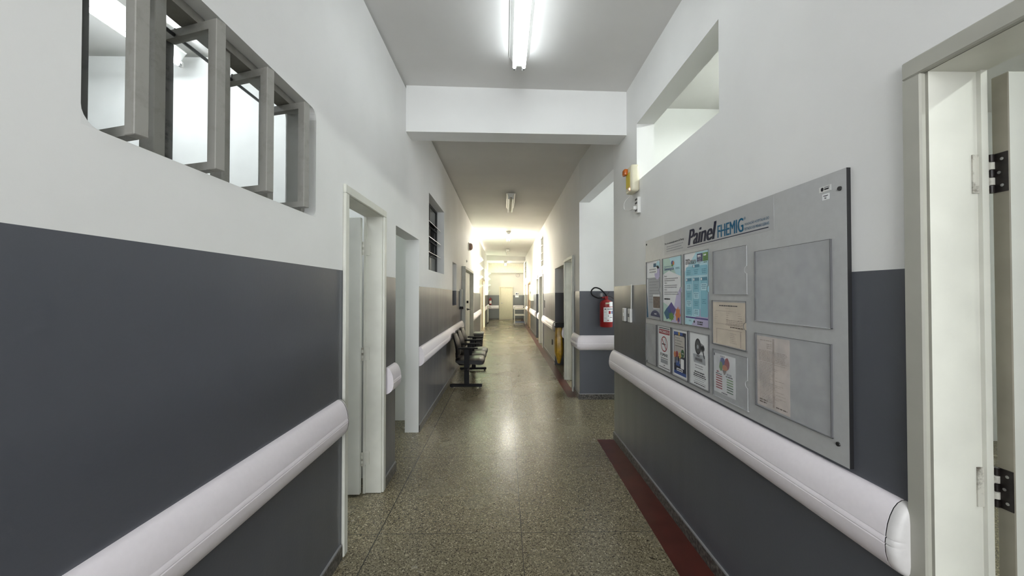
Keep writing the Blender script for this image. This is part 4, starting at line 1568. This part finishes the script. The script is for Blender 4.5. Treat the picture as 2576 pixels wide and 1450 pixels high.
for cu, cv, m in ((0.14, 0.455, M_ORANGE), (0.30, 0.475, M_IRED), (0.50, 0.465, M_YELLOW)):
    p.ell(w * cu, h * cv, 0.017, 0.020, m, 5)
    p.rect(w * cu - 0.004, h * cv - 0.055, w * cu + 0.004, h * cv - 0.018, M_TAN, 5)
    p.rect(w * cu - 0.006, h * cv - 0.008, w * cu + 0.006, h * cv - 0.005, M_INK, 6)
    p.ell(w * cu - 0.005, h * cv + 0.005, 0.002, 0.003, M_INK, 6, n=8)
    p.ell(w * cu + 0.005, h * cv + 0.005, 0.002, 0.003, M_INK, 6, n=8)
p.ell(w * 0.70, h * 0.52, 0.022, 0.026, M_DGREEN, 5)
p.rect(w * 0.64, h * 0.51, w * 0.77, h * 0.53, M_TAN, 6)
p.rect(w * 0.22, h * 0.22, w * 0.50, h * 0.33, M_BLUE, 4)
p.rrect(w * 0.56, h * 0.19, w * 0.79, h * 0.40, 0.006, M_PAPER, 5)
p.rrect(w * 0.27, h * 0.115, w * 0.70, h * 0.175, 0.003, M_PAPER, 5)
p.lines(w * 0.31, w * 0.66, h * 0.155, 1, 0.01, 0.007, M_INK, 6, 0)
finish(p, 'poster', 'dark blue survey poster with coloured smiling discs in the lower row')

# 9: megaphone notice
p = sheet(2.296, 2.090, 0.986, 1.284, M_PAPER)
w, h = p.w, p.h
p.poly([(w * 0.62, h * 0.66), (w * 0.80, h * 0.72), (w * 0.80, h * 0.80), (w * 0.62, h * 0.84)], M_MGREY, 2)
p.ell(w * 0.72, h * 0.74, w * 0.10, h * 0.055, M_MGREY, 2)
p.poly([(w * 0.70, h * 0.70), (w * 0.76, h * 0.70), (w * 0.83, h * 0.56), (w * 0.79, h * 0.56)], M_INK, 5)
p.ell(w * 0.46, h * 0.76, w * 0.17, h * 0.155, M_INK, 3)
p.ell(w * 0.47, h * 0.76, w * 0.13, h * 0.125, M_DGREY, 4)
p.ell(w * 0.46, h * 0.755, w * 0.05, h * 0.04, M_INKL, 5)
p.poly([(w * 0.18, h * 0.60), (w * 0.84, h * 0.62), (w * 0.86, h * 0.44), (w * 0.22, h * 0.44)], M_INKL, 2)
p.rect(w * 0.38, h * 0.56, w * 0.56, h * 0.60, M_MGREY, 3)
p.text('AVISO', w * 0.39, h * 0.565, w * 0.16, h * 0.028, M_INK, 4, 0, 0.02)
p.rect(w * 0.30, h * 0.475, w * 0.70, h * 0.545, M_MGREY, 3)
p.text('IMPORTANTE', w * 0.31, h * 0.49, w * 0.38, h * 0.042, M_INK, 4, 0, 0.02)
p.lines(w * 0.28, w * 0.74, h * 0.40, 2, 0.014, 0.005, M_INKG, 2, 0.3, True)
p.lines(w * 0.20, w * 0.86, h * 0.275, 2, 0.013, 0.007, M_INK, 2, 0.25, True)
p.lines(w * 0.20, w * 0.88, h * 0.195, 1, 0.013, 0.006, M_INK, 2, 0.0, True)
p.lines(w * 0.20, w * 0.86, h * 0.155, 3, 0.012, 0.003, M_INKG, 2, 0.3, True)
p.lines(w * 0.20, w * 0.86, h * 0.045, 1, 0.012, 0.005, M_INK, 2, 0.2, True)
finish(p, 'notice', 'white notice with a black megaphone in the lower row', 'notice')

# ------------------------------------------------------------------ emergency light, socket, switches (right wall)
t = thing('emergency_light', (XR, 3.30, 2.36), 'ivory emergency light with amber lens and yellow label high on the right wall', 'emergency light')
bm = nb()
box(bm, XR - 0.075, XR, 3.215, 3.375, 2.385, 2.615, bev=0.022, seg=3)
obj('housing', bm, M_IVORY, t, smooth=True)
bm = nb()
box(bm, XR - 0.0765, XR - 0.0745, 3.245, 3.345, 2.43, 2.555)
obj('label', bm, M_LABELY, t)
bm = nb()
box(bm, XR - 0.105, XR - 0.073, 3.30, 3.37, 2.545, 2.60, bev=0.01, seg=2)
obj('beacon_lens', bm, M_AMBER, t, smooth=True)
bm = nb()
lathe(bm, [(0.009, 0), (0.008, -0.006), (0.004, -0.009)], (XR - 0.074, 3.25, 2.408), 12, 0, 'X')
obj('indicator_light', bm, M_LED, t)
bm = nb()
tube(bm, curve_pts([(XR - 0.03, 3.35, 2.39), (XR - 0.06, 3.44, 2.34), (XR - 0.055, 3.46, 2.28), (XR - 0.045, 3.36, 2.245), (XR - 0.045, 3.24, 2.24)], 8), 0.0035, 6)
obj('power_cord', bm, M_WPLAS, t, smooth=True)
bm = nb()
box(bm, XR - 0.055, XR - 0.028, 3.215, 3.25, 2.225, 2.255, bev=0.005)
obj('plug', bm, M_WPLAS, t)

t = thing('wall_socket', (XR, 3.22, 2.2), 'small white socket on the right wall just under the emergency light', 'socket')
bm = nb()
box(bm, XR - 0.028, XR, 3.195, 3.265, 2.195, 2.33, bev=0.005)
obj('socket_box', bm, M_WPLAS, t)
bm = nb()
bm.free()
for z in (2.215, 2.275, 2.305):
    bm = nb()
    box(bm, XR - 0.030, XR - 0.027, 3.205, 3.255, z, z + 0.016)
    obj('outlet', bm, M_DGREY, t)

for k, (y, lab) in enumerate(((3.615, 'white switch plate left of its twin, by the board'), (3.455, 'white switch plate nearer the notice board, with a cable above'))):
    t = thing('light_switch', (XR, y, 1.255), lab, 'switch', 'switch plates beside the notice board')
    bm = nb()
    box(bm, XR - 0.022, XR, y - 0.035, y + 0.035, 1.257, 1.380, bev=0.005)
    obj('switch_plate', bm, M_WPLAS, t)
    bm = nb()
    box(bm, XR - 0.027, XR - 0.0215, y - 0.012, y + 0.012, 1.305, 1.335, bev=0.002)
    obj('rocker', bm, M_WPLAS if k == 0 else M_DGREY, t)
    if k == 1:
        bm = nb()
        tube(bm, [(XR - 0.006, y - 0.02, 1.38), (XR - 0.006, y - 0.03, 1.60)], 0.005, 6)
        obj('cable', bm, M_WPLAS, t)


# ------------------------------------------------------------------ fire extinguishers
def extinguisher(cx, cy, z0, label, near=True, scale=1.0):
    t = thing('fire_extinguisher', (cx, cy, z0), label, 'fire extinguisher', 'fire extinguishers')
    r, H = 0.088 * scale, 0.375 * scale
    bm = nb()
    lathe(bm, [(r * 0.92, 0), (r, 0.01), (r, H * 0.86), (r * 0.96, H * 0.91), (r * 0.80, H * 0.965), (r * 0.45, H * 1.01), (r * 0.24, H * 1.04), (r * 0.24, H * 1.08)], (cx, cy, z0), 28)
    obj('cylinder', bm, M_REDP, t, smooth=True)
    zv = z0 + H * 1.08
    bm = nb()
    box(bm, cx - 0.024, cx + 0.024, cy - 0.02, cy + 0.02, zv - 0.01, zv + 0.03, bev=0.005)
    tube(bm, [(cx - 0.028, cy, zv + 0.008), (cx - 0.062, cy - 0.005, zv + 0.006)], 0.012, 10)
    obj('valve', bm, M_REDP, t, smooth=True)
    bm = nb()
    tube(bm, curve_pts([(cx - 0.005, cy, zv + 0.03), (cx + 0.03, cy, zv + 0.03), (cx + 0.07, cy - 0.005, zv + 0.020), (cx + 0.105, cy - 0.01, zv - 0.005)], 6), 0.008, 8)
    tube(bm, [(cx - 0.02, cy, zv + 0.02), (cx + 0.02, cy, zv + 0.055), (cx + 0.045, cy, zv + 0.085)], 0.009, 8)
    obj('handle_lever', bm, M_DGREY if near else M_REDP, t, smooth=True)
    bm = nb()
    P = [(cx - 0.055, cy - 0.005, zv + 0.006), (cx - 0.13, cy - 0.03, zv + 0.006), (cx - 0.20, cy - 0.03, zv + 0.045), (cx - 0.215, cy - 0.03, zv + 0.10), (cx - 0.17, cy - 0.03, zv + 0.145), (cx - 0.10, cy - 0.03, zv + 0.132), (cx - 0.04, cy - 0.03, zv + 0.08), (cx + 0.0, cy - 0.03, zv + 0.03)]
    if near:
        tube(bm, curve_pts(P, 8), 0.010, 10)
        obj('hose', bm, M_BLACK, t, smooth=True)
    else:
        tube(bm, curve_pts([(cx + 0.03, cy, zv), (cx + 0.1, cy - 0.02, zv - 0.03), (cx + 0.1, cy - 0.02, zv - 0.2)], 8), 0.010, 8)
        obj('hose', bm, M_BLACK, t, smooth=True)
    # wrap-around label
    def wrap(a0, a1, za, zb_, m, off=0.0012, n=12):
        bm = nb()
        ri = r + off
        A, B = [], []
        for k in range(n + 1):
            a = math.radians(a0 + (a1 - a0) * k / n)
            A.append(bm.verts.new((cx + ri * math.sin(a), cy - ri * math.cos(a), za)))
            B.append(bm.verts.new((cx + ri * math.sin(a), cy - ri * math.cos(a), zb_)))
        for k in range(n):
            bm.faces.new((A[k], A[k + 1], B[k + 1], B[k]))
        return bm

    lb = obj('label', wrap(-38, 70, z0 + H * 0.20, z0 + H * 0.74, M_PAPER), M_PAPER, t)
    lb['label'] = 'white instruction label'
    if near:
        bm = nb()
        for (a0, a1, za, zb_, mi) in ((-30, -14, 0.66, 0.69, 0), (-5, 60, 0.665, 0.69, 0), (8, 28, 0.50, 0.61, 1), (38, 56, 0.50, 0.61, 2), (-5, 62, 0.425, 0.43, 3), (18, 50, 0.36, 0.378, 0),
                                      (-32, -14, 0.56, 0.57, 3), (-32, -14, 0.34, 0.35, 3), (-12, -11, 0.22, 0.70, 3), (2, 7, 0.40, 0.44, 0), (-4, 8, 0.245, 0.275, 1), (14, 45, 0.25, 0.26, 3), (-5, 62, 0.475, 0.48, 3), (30, 36, 0.48, 0.62, 4)):
            b2 = wrap(a0, a1, z0 + H * za, z0 + H * zb_, None, 0.002, 5)
            for f in b2.faces:
                f.material_index = mi
            me = bpy.data.meshes.new('tmp')
            b2.to_mesh(me)
            b2.free()
            bm.from_mesh(me)
            bpy.data.meshes.remove(me)
        obj('label_print', bm, [M_INK, M_IRED, M_BLUE, M_INKG, M_PAPER], lb)
        obj('service_tag', wrap(14, 64, z0 + H * 0.77, z0 + H * 0.945, M_PAPER, 0.0014), M_PAPER, t)
        obj('seal', wrap(-20, 14, z0 + H * 0.86, z0 + H * 0.92, M_IVORY, 0.0014, 6), M_IVORY, t)
        bm = nb()
        box(bm, cx - 0.075, cx - 0.04, cy + 0.02, YC1, zv + 0.02, zv + 0.07)
        box(bm, cx - 0.05, cx + 0.03, cy + 0.012, YC1, zv - 0.006, zv + 0.004)
        obj('wall_bracket', bm, M_STEEL, t)
    else:
        bm = nb()
        box(bm, cx - 0.03, cx + 0.03, cy + 0.01, YE, zv - 0.03, zv - 0.01)
        obj('wall_bracket', bm, M_STEEL, t)
    return t


extinguisher(1.428, YC1 - 0.098, 1.045, 'large red extinguisher with looped black hose on the side corridor wall')
extinguisher(-0.835, YE - 0.11, 0.86, 'tiny distant red extinguisher at the left of the end wall', near=False, scale=0.85)

# ------------------------------------------------------------------ waiting bench
t = thing('waiting_bench', (-0.62, 6.95, 0), 'black three seat waiting bench with armrests along the left wall', 'bench')
BY = [6.20, 6.73, 7.26, 7.79]
bm = nb()
box(bm, -0.665, -0.605, 6.12, 7.86, 0.285, 0.325, bev=0.004)
obj('beam', bm, M_BLACK, t)
for y in (6.22, 7.62):
    bm = nb()
    box(bm, -0.675, -0.595, y - 0.022, y + 0.022, 0.05, 0.60 if y < 7 else 0.30, bev=0.006)
    lg = obj('leg', bm, M_BLACK, t)
    bm = nb()
    box(bm, -0.905, -0.385, y - 0.03, y + 0.03, 0.018, 0.06, bev=0.010)
    obj('foot_bar', bm, M_BLACK, lg)
    for x in (-0.87, -0.42):
        bm = nb()
        lathe(bm, [(0.016, 0.0), (0.02, 0.004), (0.012, 0.02)], (x, y, 0.0), 12)
        obj('glide', bm, M_DGREY, lg)
for k in range(3):
    ya, yb_ = BY[k] + 0.03, BY[k + 1] - 0.03
    # seat cushion with a rolled front edge
    bm = nb()
    prof = [(-0.83, 0.40), (-0.83, 0.445), (-0.80, 0.462), (-0.70, 0.452), (-0.55, 0.458), (-0.44, 0.462), (-0.39, 0.452), (-0.362, 0.425), (-0.355, 0.39), (-0.375, 0.352), (-0.42, 0.343), (-0.55, 0.352), (-0.70, 0.362), (-0.80, 0.372)]
    n = 8
    rings = []
    for j in range(n + 1):
        s = j / n
        e = min(s, 1 - s) * 2
        k1 = 1 - 0.10 * (1 - min(1, e * 2.2)) ** 2
        y = ya + (yb_ - ya) * s
        rings.append([bm.verts.new((-0.60 + (px + 0.60) * k1, y, 0.40 + (pz - 0.40) * (0.55 + 0.45 * min(1, e * 3)))) for px, pz in prof])
    for a, b_ in zip(rings, rings[1:]):
        for i in range(len(prof)):
            bm.faces.new((a[i], a[(i + 1) % len(prof)], b_[(i + 1) % len(prof)], b_[i]))
    bm.faces.new(rings[0])
    bm.faces.new(rings[-1])
    bmesh.ops.recalc_face_normals(bm, faces=bm.faces)
    obj('seat', bm, M_LEATHER, t, smooth=True)
    # backrest: rounded oval pad on a shell, leaning back
    bm = nb()
    yc = (ya + yb_) / 2
    hw = (yb_ - ya) / 2 - 0.005

    def pad(bm, x_front, x_back, grow, mi):
        rows = 11
        R = []
        for j in range(rows):
            v = j / (rows - 1)
            z = 0.50 - grow + (0.345 + 2 * grow) * v
            half = hw * (0.80 + 0.20 * math.sin(PI * min(1, v * 1.1))) * (1 - max(0, (v - 0.75) / 0.25) ** 2.2 * 0.45) * (1 - max(0, (0.15 - v) / 0.15) ** 2 * 0.25) + grow
            lean = -0.055 * v - 0.03 * math.sin(PI * v) * 0 + 0.02 * math.sin(PI * v * 1.2)
            R.append([bm.verts.new((x + lean + (-0.018 if abs(q) > 0.8 and x == x_front else 0), yc + half * q, z)) for x, q in
                      ((x_front, -0.78), (x_front + 0.012, -0.4), (x_front + 0.012, 0.4), (x_front, 0.78), ((x_front + x_back) / 2, 1.0), (x_back, 0.9), (x_back - 0.006, 0), (x_back, -0.9), ((x_front + x_back) / 2, -1.0))])
        for a, b_ in zip(R, R[1:]):
            for i in range(9):
                f = bm.faces.new((a[i], a[(i + 1) % 9], b_[(i + 1) % 9], b_[i]))
                f.material_index = mi
        for q in (R[0], R[-1]):
            bm.faces.new(q).material_index = mi
    pad(bm, -0.775, -0.812, 0.0, 0)
    bmesh.ops.recalc_face_normals(bm, faces=bm.faces)
    bk = obj('backrest', bm, M_LEATHER, t, smooth=True)
    bm = nb()
    pad(bm, -0.806, -0.822, 0.006, 0)
    bmesh.ops.recalc_face_normals(bm, faces=bm.faces)
    obj('back_shell', bm, M_BLACK, bk, smooth=True)
    bm = nb()
    tube(bm, [(-0.63, yc, 0.335), (-0.78, yc, 0.335), (-0.818, yc, 0.37), (-0.828, yc, 0.52)], 0.022, 8)
    obj('seat_bracket', bm, M_BLACK, t)
for k, y in enumerate(BY):
    bm = nb()
    box(bm, -0.775, -0.455, y - 0.027, y + 0.027, 0.622, 0.648, bev=0.011, seg=3)
    ar = obj('armrest', bm, M_BLACK, t, smooth=True)
    bm = nb()
    box(bm, -0.675, -0.595, y - 0.018, y + 0.018, 0.31, 0.628, bev=0.005)
    obj('armrest_post', bm, M_BLACK, ar)

t.location.x += 0.022

# ------------------------------------------------------------------ bin, wall box, siren
t = thing('waste_bin', (-0.71, 10.6, 0), 'grey lidded waste bin standing on the floor past the bench', 'bin')
bm = nb()
A = [(-0.81, 10.45), (-0.62, 10.45), (-0.62, 10.75), (-0.81, 10.75)]
B = [(-0.84, 10.40), (-0.59, 10.40), (-0.59, 10.80), (-0.84, 10.80)]
lo = [bm.verts.new((*p, 0.0)) for p in A]
hi = [bm.verts.new((*p, 0.40)) for p in B]
bm.faces.new(lo)
bm.faces.new(hi)
for i in range(4):
    bm.faces.new((lo[i], lo[(i + 1) % 4], hi[(i + 1) % 4], hi[i]))
bmesh.ops.recalc_face_normals(bm, faces=bm.faces)
bmesh.ops.bevel(bm, geom=[e for e in bm.edges], offset=0.012, segments=2, affect='EDGES')
obj('bin_body', bm, M_DGREY, t, smooth=True)
bm = nb()
box(bm, -0.85, -0.575, 10.385, 10.815, 0.40, 0.445, bev=0.014, seg=2)
obj('lid', bm, M_BINLID, t, smooth=True)
bm = nb()
box(bm, -0.62, -0.565, 10.56, 10.64, 0.015, 0.035, bev=0.006)
obj('pedal', bm, M_BLACK, t)

t = thing('soap_dispenser', (XL, 8.1, 1.2), 'slim grey wall dispenser with spout just before the double door', 'dispenser')
bm = nb()
box(bm, XL, XL + 0.05, 8.02, 8.14, 1.24, 1.60, bev=0.008)
obj('dispenser_body', bm, M_FRAMEG, t)
bm = nb()
box(bm, XL, XL + 0.075, 8.03, 8.13, 1.19, 1.235, bev=0.008)
obj('spout', bm, M_BLACK, t)

t = thing('alarm_siren', (XL, 9.95, 2.62), 'brown dome alarm siren high on the left wall above the double door', 'siren')
bm = nb()
box(bm, XL, XL + 0.02, 9.86, 10.06, 2.62, 2.82, bev=0.004)
obj('mounting_plate', bm, M_WPLAS, t)
bm = nb()
lathe(bm, [(0.095, 0.02), (0.095, 0.05), (0.085, 0.08), (0.055, 0.105), (0.02, 0.115)], (XL, 9.96, 2.72), 24, 0, 'X')
obj('dome', bm, M_SIREN, t, smooth=True)
t = tag(obj('wall_hook', None or (lambda b: (lathe(b, [(0.03, 0), (0.028, 0.015), (0.012, 0.03)], (XL, 9.4, 2.3), 14, 0, 'X'), b)[1])(nb()), M_WPLAS, base=(XL, 9.4, 2.3)), 'small white knob on the left wall right above the double door', 'hook')

# door papers
pr = Print((XL - 0.012, 8.72, 1.15), (0, 1, 0), (1, 0, 0), 0.42, 0.62, M_PAPER, t=0.0006)
pr.lines(0.05, 0.37, 0.55, 10, 0.045, 0.012, M_INKL, 1, 0.3)
tag(pr.done('notice_sheet'), 'faded sheet of paper taped to the grey beige double door', 'paper')

# ------------------------------------------------------------------ yellow bag on its wall holder
t = thing('waste_bag_holder', (XF, 6.90, 0.2), 'yellow waste bag hanging from a black wall holder beside the dark passage', 'waste bag')
bm = nb()
box(bm, XF - 0.165, XF, 6.90, 7.05, 0.90, 0.985, bev=0.006)
obj('holder', bm, M_BLACK, t)
bm = nb()
box(bm, XF - 0.172, XF - 0.1645, 6.92, 7.03, 0.925, 0.975, bev=0.001, seg=1)
obj('holder_label', bm, M_PAPER, t)
bm = nb()
rings = []
N_ = 20
for j in range(13):
    v = j / 12
    z = 0.905 - 0.66 * v
    rx = 0.055 + 0.022 * math.sin(PI * v * 0.75) - 0.045 * max(0, v - 0.72) / 0.28
    ry = 0.060 + 0.055 * math.sin(PI * v * 0.8) - 0.06 * max(0, v - 0.78) / 0.22
    ring = []
    for k in range(N_):
        a = 2 * PI * k / N_
        wob = 1 + 0.10 * math.sin(5 * a + 1.3 * v) * (1 - 0.5 * v)
        ring.append(bm.verts.new((XF - 0.085 + rx * wob * math.cos(a), 7.01 + ry * wob * math.sin(a), z)))
    rings.append(ring)
for a, b_ in zip(rings, rings[1:]):
    for k in range(N_):
        bm.faces.new((a[k], a[(k + 1) % N_], b_[(k + 1) % N_], b_[k]))
bm.faces.new(rings[0])
bm.faces.new(rings[-1])
bmesh.ops.recalc_face_normals(bm, faces=bm.faces)
obj('bag', bm, M_BAG, t, smooth=True)

# ------------------------------------------------------------------ far right small fittings
t = thing('electrical_panel', (XF, 14.8, 1.2), 'white electrical panel box high on the far right wall', 'electrical panel')
bm = nb()
box(bm, XF - 0.10, XF - 0.001, 14.2, 15.5, 1.24, 1.85, bev=0.006)
obj('panel_box', bm, M_WENAM, t)
bm = nb()
box(bm, XF - 0.112, XF - 0.10, 14.25, 15.45, 1.28, 1.81, bev=0.004)
dr = obj('panel_door', bm, M_IVORY, t)
bm = nb()
box(bm, XF - 0.125, XF - 0.112, 14.33, 14.39, 1.50, 1.58)
obj('latch', bm, M_BLACK, dr)
for (y, z, lab) in ((11.0, 2.13, 'small dark number plate above the white framed right doorway'), (12.5, 2.06, 'small dark number plate above the bare far right doorway')):
    bm = nb()
    box(bm, XF - 0.01, XF, y - 0.09, y + 0.09, z - 0.05, z + 0.06, bev=0.002)
    tag(obj('number_plate', bm, M_DGREY, base=(XF, y, z)), lab, 'sign', 'number plates above the right doorways')
bm = nb()
box(bm, XF - 0.016, XF, 10.30, 10.40, 1.13, 1.33, bev=0.004)
tag(obj('light_switch', bm, M_DGREY, base=(XF, 10.35, 1.2)), 'small dark switch on the right wall before the white framed doorway', 'switch')
bm = nb()
box(bm, XF - 0.014, XF, 8.62, 8.70, 0.36, 0.48, bev=0.004)
tag(obj('wall_outlet', bm, M_DGREY, base=(XF, 8.66, 0.4)), 'low dark outlet on the right wall past the dark passage', 'socket')

# clock and sign on the end wall
t = thing('wall_clock', (0.74, YE, 2.45), 'round wall clock on the end wall under the beam', 'clock')
bm = nb()
lathe(bm, [(0.11, 0), (0.11, -0.03), (0.098, -0.035), (0.094, -0.028)], (0.74, YE, 2.55), 28, 0, 'Y')
obj('clock_case', bm, M_INKG, t, smooth=True)
bm = nb()
lathe(bm, [(0.094, -0.0285), (0.094, -0.031)], (0.74, YE, 2.55), 28, 0, 'Y')
fc = obj('dial', bm, M_TAN, t)
bm = nb()
box(bm, 0.737, 0.743, YE - 0.034, YE - 0.0315, 2.55, 2.62)
box(bm, 0.74, 0.785, YE - 0.034, YE - 0.0315, 2.547, 2.553)
obj('hands', bm, M_INK, fc)
pr = Print((0.595, YE, 1.28), (1, 0, 0), (0, -1, 0), 0.20, 0.27, M_PAPER, t=0.003)
pr.rect(0.03, 0.18, 0.125, 0.235, M_NAVY)
pr.rect(0.145, 0.17, 0.18, 0.24, M_INK)
pr.rect(0.02, 0.12, 0.10, 0.145, M_NAVY)
pr.rect(0.11, 0.12, 0.18, 0.145, M_INK)
tag(pr.done('wall_sign'), 'white sign with dark print on the end wall right of the cream door', 'sign')

# ------------------------------------------------------------------ white shelf cart
t = thing('shelf_cart', (0.68, 18.0, 0), 'white tubular three shelf cart on wheels near the far right', 'cart')
x0_, x1_, ya, yb_ = 0.45, 0.93, 17.75, 18.4
for (x, y) in ((x0_, ya), (x1_, ya), (x0_, yb_), (x1_, yb_)):
    bm = nb()
    tube(bm, [(x, y, 0.10), (x, y, 0.84)], 0.014, 8)
    obj('post', bm, M_WENAM, t, smooth=True)
    bm = nb()
    lathe(bm, [(0.045, -0.012), (0.05, -0.008), (0.05, 0.008), (0.045, 0.012)], (x, y, 0.05), 14, 0, 'X')
    wl = obj('caster', bm, M_BLACK if x > 0.6 else M_DGREY, t, smooth=True)
    bm = nb()
    box(bm, x - 0.02, x + 0.02, y - 0.012, y + 0.012, 0.055, 0.11)
    obj('fork', bm, M_STEEL, wl)
for z, m in ((0.14, M_SHELF), (0.48, M_WENAM), (0.76, M_WENAM)):
    bm = nb()
    box(bm, x0_, x1_, ya, yb_, z, z + 0.012)
    for (a, b_, c, d_) in ((x0_, x1_, ya - 0.008, ya + 0.008), (x0_, x1_, yb_ - 0.008, yb_ + 0.008), (x0_ - 0.008, x0_ + 0.008, ya, yb_), (x1_ - 0.008, x1_ + 0.008, ya, yb_)):
        box(bm, a, b_, c, d_, z, z + 0.05)
    obj('shelf', bm, m, t)
bm = nb()
tube(bm, curve_pts([(x0_, ya, 0.83), (x0_ + 0.01, ya - 0.04, 0.90), (x0_ + 0.08, ya - 0.06, 0.92), (x1_ - 0.08, ya - 0.06, 0.92), (x1_ - 0.01, ya - 0.04, 0.90), (x1_, ya, 0.83)], 6), 0.018, 8)
obj('push_handle', bm, M_WENAM, t, smooth=True)

t = thing('walking_frame', (-0.80, 19.3, 0), 'white tubular stand with curved handle against the far left wall', 'stand')
for (x, y) in ((-0.855, 19.2), (-0.855, 19.75)):
    bm = nb()
    tube(bm, [(x, y, 0.03), (x, y, 0.86)], 0.020, 8)
    lg = obj('leg', bm, M_WENAM, t, smooth=True)
    bm = nb()
    lathe(bm, [(0.028, 0.0), (0.030, 0.02), (0.022, 0.06)], (x, y, 0), 10)
    obj('rubber_foot', bm, M_BLACK, lg)
bm = nb()
tube(bm, curve_pts([(-0.855, 19.75, 0.85), (-0.855, 19.45, 0.88), (-0.845, 19.2, 0.88), (-0.76, 19.15, 0.875), (-0.69, 19.15, 0.84), (-0.655, 19.15, 0.79)], 6), 0.026, 8)
obj('handle', bm, M_WENAM, t, smooth=True)
bm = nb()
tube(bm, [(-0.855, 19.2, 0.35), (-0.855, 19.75, 0.35)], 0.012, 8)
obj('cross_bar', bm, M_WENAM, t, smooth=True)
